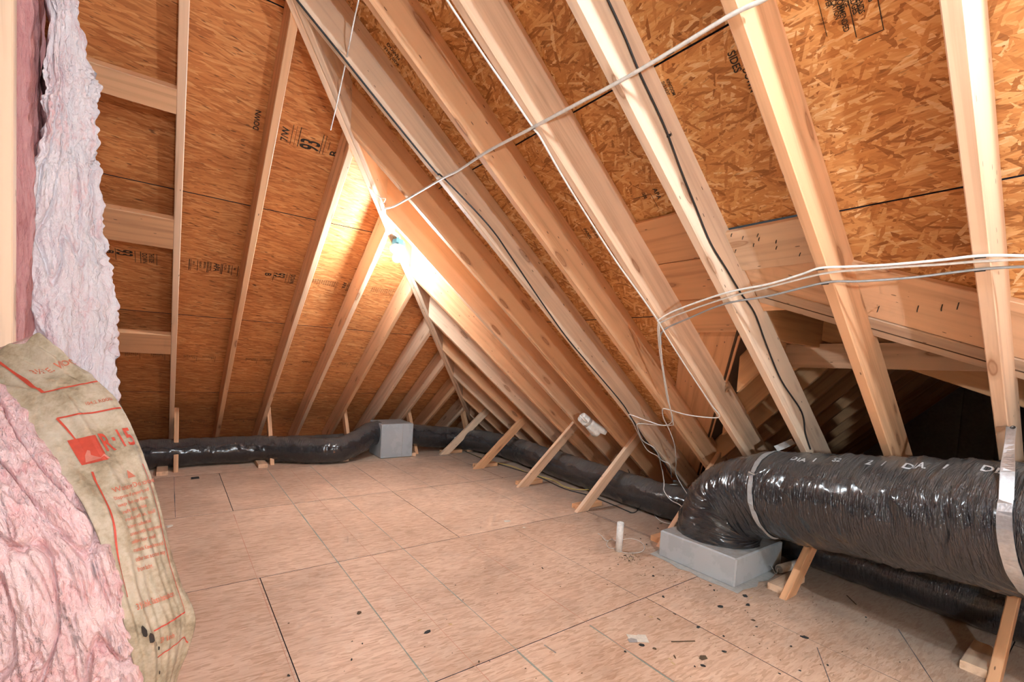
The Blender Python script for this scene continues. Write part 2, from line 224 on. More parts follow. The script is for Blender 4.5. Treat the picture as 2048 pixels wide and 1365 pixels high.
def emis(name, col, st):
    m = bpy.data.materials.new(name); m.use_nodes = True; t = m.node_tree; t.nodes.remove(t.nodes['Principled BSDF'])
    e = t.nodes.new('ShaderNodeEmission'); e.inputs[0].default_value = (*col, 1); e.inputs[1].default_value = st
    t.links.new(e.outputs[0], t.nodes['Material Output'].inputs[0]); return m
M['bulb_a'] = emis('lit_bulb', (.76, .90, 1), BULB_A); M['bulb_c'] = emis('lit_fill_bulb', (.80, .92, 1), BULB_C); M['bulb_b'] = emis('lit_bulb_near_ridge', (.76, .90, 1), BULB_B)

# ------------------------------------------------------------------ object helpers
def tag(o, label=None, cat=None, group=None, kind=None):
    if label: o['label'] = label
    if cat: o['category'] = cat
    if group: o['group'] = group
    if kind: o['kind'] = kind
    return o
def empty(name, loc=(0, 0, 0), label=None, cat=None, group=None, kind=None):
    o = bpy.data.objects.new(name, None); COL.objects.link(o); o.location = loc; o.empty_display_size = .1
    return tag(o, label, cat, group, kind)
def link(name, me, mat, parent=None, mw=None):
    o = bpy.data.objects.new(name, me); COL.objects.link(o)
    if mat is not None and not me.materials: me.materials.append(M[mat] if isinstance(mat, str) else mat)
    if parent is not None:
        o.parent = parent; o.matrix_parent_inverse = Matrix.Translation(parent.location).inverted() if parent.type == 'EMPTY' else parent.matrix_basis.inverted()
    if mw is not None: o.matrix_basis = mw
    return o
def mesh(name, vs, fs, smooth=False):
    me = bpy.data.meshes.new(name); me.from_pydata([tuple(v) for v in vs], [], fs); me.update()
    if smooth: me.polygons.foreach_set('use_smooth', [True]*len(me.polygons))
    return me
def frame(o, x, y, z): return Matrix(((x.x, y.x, z.x, o.x), (x.y, y.y, z.y, o.y), (x.z, y.z, z.z, o.z), (0, 0, 0, 1)))
def beam(name, p0, d, wv, hv, cut0, cut1, mat, parent=None, ch=.003):
    """lumber: p0 a corner on its first edge, d the direction, wv/hv width and depth vectors; cut0/cut1 end planes (normal, point)"""
    p0, d, wv, hv = V(p0), V(d).normalized(), V(wv), V(hv); W, Hh = wv.length, hv.length; wn, hn = wv/W, hv/Hh
    pr = [(ch, 0), (W-ch, 0), (W, ch), (W, Hh-ch), (W-ch, Hh), (ch, Hh), (0, Hh-ch), (0, ch)]
    zn = d.cross(wn).normalized(); mw = frame(p0, d, zn.cross(d), zn); inv = mw.inverted(); vs = []
    for n, q in (cut0, cut1):
        n, q = V(n), V(q)
        for a, b in pr:
            c = p0+wn*a+hn*b; t = n.dot(q-c)/n.dot(d); vs.append(inv @ (c+d*t))
    fs = [(i, (i+1) % 8, 8+(i+1) % 8, 8+i) for i in range(8)] + [tuple(range(7, -1, -1)), tuple(range(8, 16))]
    vx = min(v.x for v in vs)
    me = mesh(name, vs, fs); return link(name, me, mat, parent, mw)
def stick(name, a, b, wv, hv, mat, parent=None, ch=.003):
    a, b = V(a), V(b); d = (b-a).normalized(); return beam(name, a, d, wv, hv, (d, a), (d, b), mat, parent, ch)
def clip(poly, n, c):
    """keep the part of a 2D polygon where n.p <= c"""
    out = []
    for i in range(len(poly)):
        a, b = poly[i], poly[(i+1) % len(poly)]; da, db = n[0]*a[0]+n[1]*a[1]-c, n[0]*b[0]+n[1]*b[1]-c
        if da <= 0: out.append(a)
        if da*db < 0: t = da/(da-db); out.append((a[0]+(b[0]-a[0])*t, a[1]+(b[1]-a[1])*t))
    return out
def area(p): return abs(sum(p[i][0]*p[(i+1) % len(p)][1]-p[(i+1) % len(p)][0]*p[i][1] for i in range(len(p))))/2
def panel(name, poly, mw, th, mat, parent):
    s = sum(poly[i][0]*poly[(i+1) % len(poly)][1]-poly[(i+1) % len(poly)][0]*poly[i][1] for i in range(len(poly)))
    if s < 0: poly = poly[::-1]
    n = len(poly); vs = [(x, y, 0) for x, y in poly]+[(x, y, th) for x, y in poly]
    fs = [tuple(range(n-1, -1, -1)), tuple(range(n, 2*n))]+[(i, (i+1) % n, n+(i+1) % n, n+i) for i in range(n)]
    me = mesh(name, vs, fs); me.materials.append(M[mat]); me.materials.append(M['edge'])
    if mat.startswith('osb'):
        for q in me.polygons[2:]: q.material_index = 1
    return link(name, me, mat, parent, mw)
def spline(pts, n, closed=False):
    P = [V(p) for p in pts]; out = []; m = len(P)
    for i in range(m-1):
        a, b, c, d = P[max(0, i-1)], P[i], P[i+1], P[min(m-1, i+2)]
        for k in range(n):
            t = k/n; out.append(.5*((2*b)+(c-a)*t+(2*a-5*b+4*c-d)*t*t+(3*b-a-3*c+d)*t**3))
    out.append(P[-1]); return out
def frames(path):
    T = [(path[min(i+1, len(path)-1)]-path[max(i-1, 0)]).normalized() for i in range(len(path))]
    n = T[0].cross(V((0, 0, 1))); n = n.normalized() if n.length > 1e-3 else V((1, 0, 0)); fr = []
    for t in T:
        n = (n-t*n.dot(t)).normalized(); fr.append((n, t.cross(n)))
    return T, fr
def tube(name, pts, r, mat, parent=None, seg=6, sub=6, taper=None):
    path = spline(pts, sub) if sub > 1 else [V(p) for p in pts]; T, fr = frames(path); vs = []; fs = []
    for i, (p, (a, b)) in enumerate(zip(path, fr)):
        for k in range(seg):
            th = 2*math.pi*k/seg; vs.append(p+(a*math.cos(th)+b*math.sin(th))*r)
    for i in range(len(path)-1):
        for k in range(seg): fs.append((i*seg+k, i*seg+(k+1) % seg, (i+1)*seg+(k+1) % seg, (i+1)*seg+k))
    fs += [tuple(range(seg-1, -1, -1)), tuple((len(path)-1)*seg+k for k in range(seg))]
    return link(name, mesh(name, vs, fs, True), mat, parent)
def lathe(name, prof, mw, mat, parent=None, seg=24, smooth=True):
    vs = []; fs = []; m = len(prof)
    for r, z in prof:
        for k in range(seg): th = 2*math.pi*k/seg; vs.append((r*math.cos(th), r*math.sin(th), z))
    for i in range(m-1):
        for k in range(seg): fs.append((i*seg+k, i*seg+(k+1) % seg, (i+1)*seg+(k+1) % seg, (i+1)*seg+k))
    fs += [tuple(range(seg-1, -1, -1)), tuple((m-1)*seg+k for k in range(seg))]
    me = mesh(name, vs, fs, smooth); return link(name, me, mat, parent, mw)
def bxm(name, lo, hi, mat, parent=None, mw=None, b=.003):
    x0, y0, z0 = lo; x1, y1, z1 = hi; vs = []; fs = []
    # box with chamfered vertical and horizontal edges
    for z, e in ((z0, b), (z0+b, 0), (z1-b, 0), (z1, b)):
        vs += [(x0+b+e, y0+e, z), (x1-b-e, y0+e, z), (x1-e, y0+b+e, z), (x1-e, y1-b-e, z), (x1-b-e, y1-e, z), (x0+b+e, y1-e, z), (x0+e, y1-b-e, z), (x0+e, y0+b+e, z)]
    for L in range(3):
        for k in range(8): fs.append((L*8+k, L*8+(k+1) % 8, L*8+8+(k+1) % 8, L*8+8+k))
    fs += [tuple(range(7, -1, -1)), tuple(range(24, 32))]
    return link(name, mesh(name, vs, fs), mat, parent, mw)
_txt = {}
def text2d(s, size, align='LEFT', xs=1.0):
    """flat letters as (vertices, faces) in the plane"""
    if s not in _txt:
        cu = bpy.data.curves.new('t', 'FONT'); cu.body = s; cu.size = 1; cu.resolution_u = 3; cu.offset = .02
        o = bpy.data.objects.new('t', cu); COL.objects.link(o)
        dg = bpy.context.evaluated_depsgraph_get(); me = bpy.data.meshes.new_from_object(o.evaluated_get(dg))
        _txt[s] = ([(v.co.x, v.co.y) for v in me.vertices], [tuple(p.vertices) for p in me.polygons])
        bpy.data.objects.remove(o); bpy.data.curves.remove(cu); bpy.data.meshes.remove(me)
    vs, fs = _txt[s]; wd = max((v[0] for v in vs), default=0); off = {'LEFT': 0, 'CENTER': wd/2, 'RIGHT': wd}[align]
    return [((x-off)*size*xs, y*size) for x, y in vs], fs
class Flat:
    """collects flat printed shapes, then maps them to a surface"""
    def __init__(s): s.v = []; s.f = []
    def add(s, vs, fs, T):
        n = len(s.v); s.v += [T(x, y) for x, y in vs]; s.f += [tuple(i+n for i in f) for f in fs]
    def text(s, t, size, T, align='LEFT', xs=1.0): s.add(*text2d(t, size, align, xs), T)
    def rect(s, x0, y0, x1, y1, T, nx=1, ny=1):
        vs = [(x0+(x1-x0)*i/nx, y0+(y1-y0)*j/ny) for j in range(ny+1) for i in range(nx+1)]
        s.add(vs, [(j*(nx+1)+i, j*(nx+1)+i+1, (j+1)*(nx+1)+i+1, (j+1)*(nx+1)+i) for j in range(ny) for i in range(nx)], T)
    def build(s, name, mat, parent=None, label=None):
        o = link(name, mesh(name, s.v, s.f), mat, parent)
        if label: o['label'] = label
        return o

# ------------------------------------------------------------------ floor: OSB sheets with open joints
floor_ = empty('floor', (0, 0, 0), 'OSB sheet floor of the attic with chalk lines', kind='structure')
rowsY = [(-3.4, -.955+0), (-.955, .264), (.264, 1.483), (1.483, 2.676), (2.676, 3.88), (3.88, 5.10), (5.10, 6.9)]
starts = [-.36, .86, 2.074, .403, 1.615, .395, 1.6]
for (y0, y1), s in zip(rowsY, starts):
    x = s-2.4384*3
    while x < 4.35:
        a, b = max(x, -2.6), min(x+2.4384, 4.4)
        if b-a > .05:
            g = .0020; panel('floor_panel', [(a+g, y0+g), (b-g, y0+g), (b-g, y1-g), (a+g, y1-g)], Matrix.Translation((0, 0, -.019)), .019, 'osb_d', floor_)
        x += 2.4384
panel('subfloor', [(-2.6, -3.4), (4.4, -3.4), (4.4, 6.9), (-2.6, 6.9)], Matrix.Translation((0, 0, -.05)), .03, 'gap', floor_)
def chalk(x0, y0, x1, y1, wd, mat):
    fl = Flat(); L = math.hypot(x1-x0, y1-y0); d = ((x1-x0)/L, (y1-y0)/L); n = 40; pts = []
    for i in range(n+1):
        t = L*i/n; ww = wd*(.35+.65*abs(noise.noise(V((x0*9, y0*5, t*4.0)))*1.6)); pts += [(t, -ww/2), (t, ww/2)]
    fl.add(pts, [(2*i, 2*i+2, 2*i+3, 2*i+1) for i in range(n)], lambda a, b: (x0+d[0]*a-d[1]*b, y0+d[1]*a+d[0]*b, .0007))
    fl.build('chalk_line', mat, floor_)
for x, y0, y1, wd, m in [(.803, .9, 5.1, .009, 'green'), (1.205, .9, 5.1, .008, 'green'), (2.043, 1.5, 2.6, .005, 'greyk'), (1.62, .7, 2.6, .006, 'redc'), (1.615, .3, 1.45, .009, 'green'), (1.2, .3, 1.47, .009, 'green'),
                        (2.44, .1, 1.0, .005, 'greyk'), (1.0, 1.2, 5, .005, 'redc'), (.39, 1.5, 3.8, .005, 'redc'), (2.86, 1.75, 2.62, .011, 'greyk'), (.05, 3.9, 5.1, .006, 'greyk'), (2.0, 3.6, 5.1, .005, 'greyk'), (1.62, 3.9, 5.0, .005, 'greyk'), (2.45, 2.6, 4.6, .005, 'greyk')]:
    chalk(x, y0, x, y1, wd, m)
for x0, y0, x1, y1 in [(2.45, .35, 2.95, .62), (2.3, .1, 2.62, .25), (2.0, .55, 2.4, .78)]: chalk(x0, y0, x1, y1, .007, 'greyk')

# ------------------------------------------------------------------ roof sheathing
nF = V((0, SF, 1)).normalized(); nR = V((SR, 0, 1)).normalized(); kF = math.hypot(1, SF); kR = math.hypot(1, SR)
ZR = SR*(XS-RX)                      # ridge height of the sheathing underside
# far slope: local x = X, local y = distance up the slope from the eave
upF = V((0, -1, SF)).normalized(); mwF = frame(V((0, YS, 0)), V((1, 0, 0)), upF, nF)
ceil_f = empty('ceiling', (0, 0, 0), 'far roof slope of OSB sheathing', kind='structure')
# hip in these coordinates: at slope distance s, z = s*SF/kF, X = XS - z/SR  -> X + s*SF/(kF*SR) = XS
hk = SF/(kF*SR)
s0 = .036-1.2192
for r in range(6):
    a, b = s0+1.2192*r, s0+1.2192*(r+1); x = .026-.4064*9+(1.2192 if r % 2 else 0)
    while x < XS:
        g = .0032; p = [(x+g, a+g), (x+2.4384-g, a+g), (x+2.4384-g, b-g), (x+g, b-g)]
        p = clip(p, (1, hk), XS+.02); p = clip(p, (-1, hk), XS-2*RX+.02); p = clip(p, (0, 1), ZR*kF/SF+.02)
        if len(p) > 2 and area(p) > .004: panel('roof_panel', p, mwF, .011, 'osb_f', ceil_f)
        x += 2.4384
panel('roof_felt', [(-5, -.6), (4.5, -.6), (-.3+.2, 6.0), (-.3-.2, 6.0)], mwF @ Matrix.Translation((0, 0, .012)), .004, 'gap', ceil_f)
# right slope: local x = Y, local y = distance up the slope
upR = V((-1, 0, SR)).normalized(); mwR = frame(V((XS, 0, 0)), V((0, 1, 0)), upR, nR)
ceil_r = empty('ceiling', (0, 0, 0), 'right roof slope of OSB sheathing', kind='structure')
YK = [.304+.4064*k for k in range(-10, 16)]
hy = SR/(kR*SF)
def sOfX(x): return (XS-x)*kR
def bay_clip(p, yc):
    """the hole towards the cross gable, bay by bay; s large is up the slope"""
    if yc < .7104: return clip(p, (.489, -1/kR), 2.46-XS)
    if yc < 1.117: return clip(p, (0, -1), -sOfX(1.918))
    if yc < 1.523: return clip(p, (0, -1), -sOfX(1.81))
    # keep Y >= 1.752 + .704*(X-2.729)
    return clip(p, (-1, -.704/kR), -(1.752+.704*(XS-2.729)))
for near in (0, 1):
    base = 2.518-1.2192*3 if not near else 3.0-1.2192*3
    for r in range(6):
        a, b = base+1.2192*r, base+1.2192*(r+1)
        x = .7104+(1.2192 if r % 2 else 0)-(2.4384*3 if near else 2.4384)
        while x < (.7104 if near else YS):
            g = .0032; y0, y1 = (x, min(x+2.4384, .7104)) if near else (max(x, .7104), x+2.4384)
            if y1-y0 > .1:
                p = [(y0+g, a+g), (y1-g, a+g), (y1-g, b-g), (y0+g, b-g)]
                p = clip(p, (1, hy), YS+.02); p = clip(p, (0, 1), sOfX(RX)+.01); p = clip(p, (0, -1), .15)
                if len(p) > 2 and area(p) > .004:
                    if a < 3.3:
                        ks = [y0]+[k for k in YK if y0 < k-.02 and k+.02 < y1]+[y1]; ps = []
                        for c0, c1 in zip(ks[:-1], ks[1:]):
                            q = clip(clip(p, (-1, 0), -c0), (1, 0), c1)
                            if len(q) > 2: q = bay_clip(q, (c0+c1)/2)
                            if len(q) > 2 and area(q) > .003: ps.append(q)
                    else: ps = [p]
                    for q in ps: panel('roof_panel', q, mwR, .011, 'osb_r', ceil_r)
            x += 2.4384
# felt strips above the joints (dark lines between the sheets)
for ya, yb, s in [(.72, 3.2, 3.737), (.72, 2.0, 3.74), (-2, .72, 3.0), (-2, .72, 4.219), (1.93, 5.2, 2.518), (1.93, 6, 1.299), (.72, 1.6, 4.956)]:
    panel('roof_felt', [(ya, s-.02), (yb, s-.02), (yb, s+.02), (ya, s+.02)], mwR @ Matrix.Translation((0, 0, .012)), .003, 'gap', ceil_r)
# left slope and the back gable, outside the picture
nL = V((-SR, 0, 1)).normalized(); mwL = frame(V((2*RX-XS, 0, 0)), V((0, -1, 0)), V((1, 0, SR)).normalized(), nL)
ceil_l = empty('ceiling', (0, 0, 0), 'left roof slope of OSB sheathing', kind='structure')
for r in range(5):
    for x in (-6.6, -4.16, -1.72, .72):
        p = clip([(x, r*1.2192), (x+2.436, r*1.2192), (x+2.436, r*1.2192+1.217), (x, r*1.2192+1.217)], (-1, hy), YS+.02)
        p = clip(p, (0, 1), sOfX(RX)+.01) if len(p) > 2 else p
        if len(p) > 2 and area(p) > .01: panel('roof_panel', p, mwL, .011, 'osb_r', ceil_l)
zb = lambda x: SR*(XS-RX-abs(x-RX))
wb = panel('wall_back', [(-4.9, 0), (4.3, 0), (RX, zb(RX))], frame(V((0, -3.2, 0)), V((1, 0, 0)), V((0, 0, 1)), V((0, -1, 0))), .011, 'osb_r', None); tag(wb, 'OSB gable wall behind the camera', kind='structure')

# ------------------------------------------------------------------ rafters
RW = .038; hvF = nF*.2015; hvR = nR*.2015
hp = lambda z: V((XB-z/SR, YB-z/SF, z))
hipn = V((HIP.y, -HIP.x, 0)).normalized()          # horizontal normal of the hip's vertical sides, towards the right slope
HT = hp(SR*(XB-RX)-.02)
ords = ['first', 'second', 'third', 'fourth', 'fifth', 'sixth', 'seventh', 'eighth', 'ninth', 'tenth', 'eleventh', 'twelfth', 'thirteenth', 'fourteenth', 'fifteenth', 'sixteenth']
eaveF = (V((0, 1, 0)), V((0, 6.35, 0))); eaveR = (V((1, 0, 0)), V((4.12, 0, 0)))
for k in range(-3, 10):                            # far slope
    x1 = .045+.4064*k; x0 = x1-RW
    p0 = V((x0, YB, 0)); top = (hipn, hp(0)-hipn*.03)
    if x0 < RX: hl = V((-hipn.x, hipn.y, 0)); top = (hl, V((2*RX-hp(0).x, hp(0).y, 0))-hl*.03)
    o = beam('roof_rafter', p0, -upF, V((RW, 0, 0)), hvF, top, eaveF, ['pine', 'pine_o', 'pine'][k % 3])
    lab = {-1: 'far slope rafter mostly hidden behind the pink insulation', -2: 'far slope rafter behind the insulated wall, next to ridge', -3: 'left end rafter of the far slope'}.get(k, 'far slope rafter, %s from the pink insulation' % (ords[k] if k >= 0 else ''))
    tag(o, lab, 'rafter', 'far slope rafters')
for k in range(-8, 15):                            # right slope
    y0 = .285+.4064*k; p0 = V((XB, y0, 0))
    yj = y0+RW/2
    if hp(SR*(XB-RX)).y > yj: top = (V((1, 0, 0)), V((RX+.02, 0, 0)))
    else: top = (hipn, hp(0)+hipn*.03)
    o = beam('roof_rafter', p0, -upR, V((0, RW, 0)), hvR, top, eaveR, ['pine', 'pine_o', 'pine_p'][(k*7) % 3] if k < 6 else ['pine_o', 'pine'][k % 2])
    if k < 0: lab = 'right slope rafter behind the camera, %s towards the back' % ords[-k-1]
    else: lab = 'right slope rafter, %s counting from the right edge of the picture' % ords[k]
    tag(o, lab, 'rafter', 'right slope rafters')
# hip beam of two plies, deep as the rafters
hipe = empty('hip_beam', hp(0), 'long diagonal hip beam of two planks between the roof slopes', 'beam')
for sgn in (0, 1):
    a = hp(0)+hipn*(-.03+.031*sgn)+V((0, 0, .004*sgn))
    beam('ply', a, HIP, hipn*.0295, V((0, 0, .235)), (V((HIP.x, HIP.y, 0)).normalized(), HT), (V((0, 0, 1)), V((0, 0, 0))), ['pine', 'pine_p'][sgn], hipe)
rd = stick('ridge_board', (RX-.019, 1.55, SR*(XB-RX)-.03), (RX-.019, -3.1, SR*(XB-RX)-.03), V((.038, 0, 0)), V((0, 0, .235)), 'pine'); tag(rd, 'ridge board along the top of the roof', 'board')
# flat blocking boards between the two leftmost far rafters
for ya, yb, lab in [(2.935, 2.829, 'topmost flat blocking board beside the pink insulation'), (3.695, 3.495, 'middle flat blocking board beside the pink insulation'), (4.66, 4.449, 'lowest flat blocking board beside the pink insulation')]:
    o = stick('blocking_board', (-.36, ya, SF*(YB-ya)), (.007, ya, SF*(YB-ya)), upF*((ya-yb)*kF), nF*.038, 'pine_o'); tag(o, lab, 'board', 'blocking boards on the far slope')
# short planks closing the right slope above the cross gable, one bay each
def plank(y0, y1, xa, xb, mat, lab, off=.0):
    global plank_o
    plank_o = o = stick('sheathing_plank', V((xb, y0, SR*(XS-xb)))-nR*(.024+off), V((xb, y1, SR*(XS-xb)))-nR*(.024+off), upR*((xb-xa)*kR), nR*.022, mat); tag(o, lab, 'plank', 'planks above the cross gable')
yA, yB_, yC, yD = .285+RW, .692, .692+RW, 1.098
plank(1.137, 1.504, 1.805, 2.008, 'board', 'top plank of three under the OSB, third bay from right')
plank(1.137, 1.504, 2.012, 2.212, 'board', 'middle plank of three under the OSB, third bay from right')
plank(1.137, 1.504, 2.216, 2.413, 'board', 'bottom plank of three under the OSB, third bay from right')
plank(.731, 1.097, 1.915, 2.085, 'pine_p', 'short pale plank full of nail tips, second bay from right', .014)
def nails(pts, par):
    for i, p in enumerate(pts):
        p = V(p); t = V((.15*math.sin(i*2.1), .2*math.cos(i*1.7), -1)).normalized()
        tube('nail_tip', [p+nR*.002, p-nR*.018+t*.003, p-nR*.020+t*.010], .0020, 'nail', par, 5, 2)
nails(D['nails'], plank_o)
plank(.731, 1.097, 2.09, 2.30, 'board', 'brown plank below the pale nail-studded plank', .0)
# valley boards
dV = V((.471, -1, -.471*SR)).normalized(); wV = dV.cross(nR).normalized()
if wV.z < 0: wV = -wV
pv = V((2.26, 1.069, SR*(XS-2.26)))
o = beam('valley_board', pv-nR*.03, dV, wV*.098, nR*.028, (V((0, -1, 0)), V((0, 1.09, 0))), (V((0, -1, 0)), V((0, -1.2, 0))), 'stain'); tag(o, 'narrow stained sloping board along the lower valley edge', 'board')
o = beam('valley_board', pv+wV*.101-nR*.026, dV, wV*.25, nR*.024, (V((0, -1, 0)), V((0, 1.09, 0))), (V((0, -1, 0)), V((0, -1.2, 0))), 'pine'); tag(o, 'wide sloping valley board under the OSB edge', 'board'); nails(D['nails2'], o)
dW = V((.855, .602, -.855*SR)).normalized(); wW = dW.cross(nR).normalized()
if wW.y < 0: wW = -wW
pw = V((2.30, 1.305+.704*(2.30-2.487), SR*(XS-2.30)))
o = beam('valley_board', pw-nR*.026, dW, wW*.31, nR*.024, (V((1, 0, 0)), V((2.42, 0, 0))), (V((1, 0, 0)), V((4.1, 0, 0))), 'board'); tag(o, 'brown board along the left edge of the dark opening', 'board')

# ------------------------------------------------------------------ cross gable beyond the right slope
AP = V((2.23, 1.12, 1.605)); cg = empty('ceiling', (0, 0, 0), 'dim roof of the cross gable beyond the rafters', kind='structure')
XE = 8.0
def vl(x): return 1.305+.704*(x-2.487)
yl = lambda z: 1.12+(1.605-z)/1.1
n1 = V((0, 1.1, 1)).normalized(); u1 = V((0, -1, 1.1)).normalized(); mw1 = frame(AP, V((1, 0, 0)), -u1, n1)
L1 = 1.56*math.hypot(1, 1.1)/1.1
x = 2.2
i = 0
while x < XE:
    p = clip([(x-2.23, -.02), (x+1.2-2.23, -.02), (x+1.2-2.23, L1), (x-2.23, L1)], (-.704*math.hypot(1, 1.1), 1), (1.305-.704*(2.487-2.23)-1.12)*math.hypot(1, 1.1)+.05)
    if len(p) > 2: panel('roof_panel', p, mw1, .011, 'dark_sheath', cg)
    x += 1.2
n2 = V((0, -.365, 1)).normalized(); u2 = V((0, 1, .365)).normalized(); mw2 = frame(AP, V((1, 0, 0)), -u2, n2)
x = 2.2
while x < XE:
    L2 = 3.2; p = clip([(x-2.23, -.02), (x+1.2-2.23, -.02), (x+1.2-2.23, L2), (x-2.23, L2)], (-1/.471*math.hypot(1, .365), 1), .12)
    if len(p) > 2: panel('roof_panel', p, mw2, .011, 'dark_sheath', cg)
    x += 1.2
k = 0; x = 2.62
while x < XE-.2:
    ye = min(vl(x)-.03, yl(.02)); ye = max(ye, 1.25)
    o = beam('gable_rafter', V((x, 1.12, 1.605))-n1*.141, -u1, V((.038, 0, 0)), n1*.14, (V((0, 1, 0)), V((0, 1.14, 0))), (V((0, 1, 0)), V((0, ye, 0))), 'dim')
    tag(o, 'dim cross gable rafter on the steep side, %s from the opening' % ords[min(k, 15)], 'rafter', 'cross gable rafters')
    x += .4064; k += 1
k = 0; x = 3.0
while x < XE-.2:
    ys = max(1.12-(x-2.23)/.471+.05, -1.9)
    if ys < .9:
        o = beam('gable_rafter', V((x, 1.12, 1.605))-n2*.141, -u2, V((.038, 0, 0)), n2*.14, (V((0, 1, 0)), V((0, 1.10, 0))), (V((0, 1, 0)), V((0, ys, 0))), 'dim')
        tag(o, 'dark cross gable rafter on the shallow side, %s from the opening' % ords[min(k, 15)], 'rafter', 'cross gable rafters')
    x += .8128; k += 1
o = stick('gable_ridge', (2.3, 1.101, 1.405), (XE, 1.101, 1.405), V((0, .038, 0)), V((0, 0, .2)), 'dim'); tag(o, 'dark ridge board of the cross gable', 'board')
o = stick('tie_beam', (2.98, 1.30, 1.285), (2.98, -.9, 1.335), V((.038, 0, 0)), V((0, 0, .138)), 'pine'); tag(o, 'level tie beam crossing the dark opening behind the rafters', 'beam')
we = empty('wall_end', (XE, 0, 0), 'grey board wall at the end of the cross gable', kind='structure')
for j in range(14):
    y0 = -1.9+j*.32; zt = 1.605-1.1*(max(y0, 1.12)-1.12) if y0 > 1.12 else 1.605-.365*(1.12-y0)
    if zt > .05: stick('wall_board', (XE, y0, 0), (XE, y0, max(zt, .06)), V((0, .314, 0)), V((.02, 0, 0)), 'wallg', we)
panel('backing', [(-2.3, 0), (3.2, 0), (3.2, 1.7), (-2.3, 1.7)], frame(V((XE+.03, 0, 0)), V((0, 1, 0)), V((0, 0, 1)), V((1, 0, 0))), .02, 'wallg', we)
o = panel('floor', [(4.42, -2.2), (XE, -2.2), (XE, 3), (4.42, 3)], Matrix.Translation((0, 0, -.03)), .02, 'dim', None); tag(o, 'dark floor of the cross gable', kind='structure')
o = panel('wall_side', [(4.42, 0), (XE, 0), (XE, .5), (4.42, .5)], frame(V((0, -2.1, 0)), V((1, 0, 0)), V((0, 0, 1)), V((0, -1, 0))), .02, 'wallg', None); tag(o, 'low dark side wall of the cross gable', kind='structure')
o = stick('loose_board', (4.6, 1.95, .02), (4.9, 1.75, .5), V((.05, .07, 0)), V((.03, -.02, .01)), 'stain'); tag(o, 'short grey board leaning in the dark opening', 'board')

# ------------------------------------------------------------------ struts and cleats
dSt = V((.745, 0, .667)).normalized(); pSt = V((-.667, 0, .745)).normalized()
nm = {0: 'nearest strut at the lower right under the big duct', 2: 'strut below the big duct beside the grey plenum', 4: 'strut hidden behind the big duct elbow', 6: 'strut carrying the hanging wires, left of the plenum', 8: 'strut under the white plastic jug', 10: 'reddish strut, second from the roof corner', 12: 'pale strut nearest the roof corner', -2: 'strut behind the camera under the right slope'}
for k, lab in nm.items():
    y = .285+.4064*k
    d0 = V((0, 0, 1)); q = V((2.875, y-RW-.001, 0))
    o = beam('strut', q, dSt, V((0, RW, 0)), pSt*.089, (d0, V((0, 0, 0))), (dSt, q+dSt*.90), {10: 'board', 12: 'pine_p', 2: 'pine_o', 0: 'pine_o'}.get(k, 'pine'))
    tag(o, lab, 'strut', 'struts under the right slope')
    c = stick('cleat', (2.80, y+.002, 0), (3.085, y+.002, 0), V((0, .085, 0)), V((0, 0, .038)), 'pine_p' if k < 3 else 'pine_o'); tag(c, 'floor cleat of the '+lab, 'cleat', 'cleats under the right struts')
dFt = V((0, .5, .866)); pFt = V((0, -.866, .5))
for k, lab in {0: 'upright strut beside the kraft paper insulation', 2: 'thin strut in front of the black duct, left of the bend', 4: 'short strut behind the rising duct by the grey cube', 6: 'strut peeking over the right side of the grey cube', 8: 'strut of the far slope nearest the roof corner'}.items():
    x = .045+.4064*k+.001; q = V((x, 5.27, 0))
    o = beam('strut', q, dFt, V((RW, 0, 0)), V((0, .866, -.5))*.089, (V((0, 0, 1)), V((0, 0, 0))), (dFt, q+dFt*.66), 'pine_o'); tag(o, lab, 'strut', 'struts under the far slope')
    c = stick('cleat', (x-.04-.085, 5.18, 0), (x-.04-.085, 5.5, 0), V((.085, 0, 0)), V((0, 0, .038)), 'pine'); tag(c, 'floor cleat of the '+lab, 'cleat', 'cleats under the far struts')

# ------------------------------------------------------------------ ducts
def duct(name, pts, R, sub, seg, amp, seed, mat='black', parent=None, ends=True):
    path = spline(pts, sub); T, fr = frames(path); acc = [0]
    for i in range(1, len(path)): acc.append(acc[-1]+(path[i]-path[i-1]).length)
    def P(i, th, off=0.0):
        a, b = fr[i]; s = acc[i]; c, sn = math.cos(th), math.sin(th)
        tw = s+.10*noise.noise(V((c*1.2+seed, sn*1.2, s*1.5)))
        n1 = noise.noise(V((tw*9+seed, c*.9, sn*.9))); n2 = noise.noise(V((tw*26, c*1.7+seed, sn*1.7))); n3 = 1-abs(noise.noise(V((tw*17, c*1.1, sn*1.1+seed)))*2)
        n4 = noise.noise(V((tw*60, c*4+seed, sn*4)))
        n5 = 1-abs(noise.noise(V((tw*38+seed, c*2.2, sn*2.2)))*2.2)
        r = R*(1+amp*(.8*n1+.5*n2+.3*max(0, n3)**3-.15+.28*max(0, n5)**2+.16*n4))+off
        return path[i]+(a*c+b*sn)*r
    vs = [P(i, 2*math.pi*k/seg) for i in range(len(path)) for k in range(seg)]
    fs = [(i*seg+k, i*seg+(k+1) % seg, (i+1)*seg+(k+1) % seg, (i+1)*seg+k) for i in range(len(path)-1) for k in range(seg)]
    fs += [tuple(range(seg-1, -1, -1)), tuple((len(path)-1)*seg+k for k in range(seg))]
    me = mesh(name, vs, fs, True); uv = me.uv_layers.new(name='UVMap'); arc = []
    for i in range(len(path)-1):
        for k in range(seg):
            v0, v1 = 2*math.pi*R*k/seg, 2*math.pi*R*(k+1)/seg; arc += [acc[i], v0, acc[i], v1, acc[i+1], v1, acc[i+1], v0]
    arc += [0]*(2*len(me.loops)-len(arc)); uv.data.foreach_set('uv', arc)
    return link(name, me, mat, parent), P, acc, path, fr
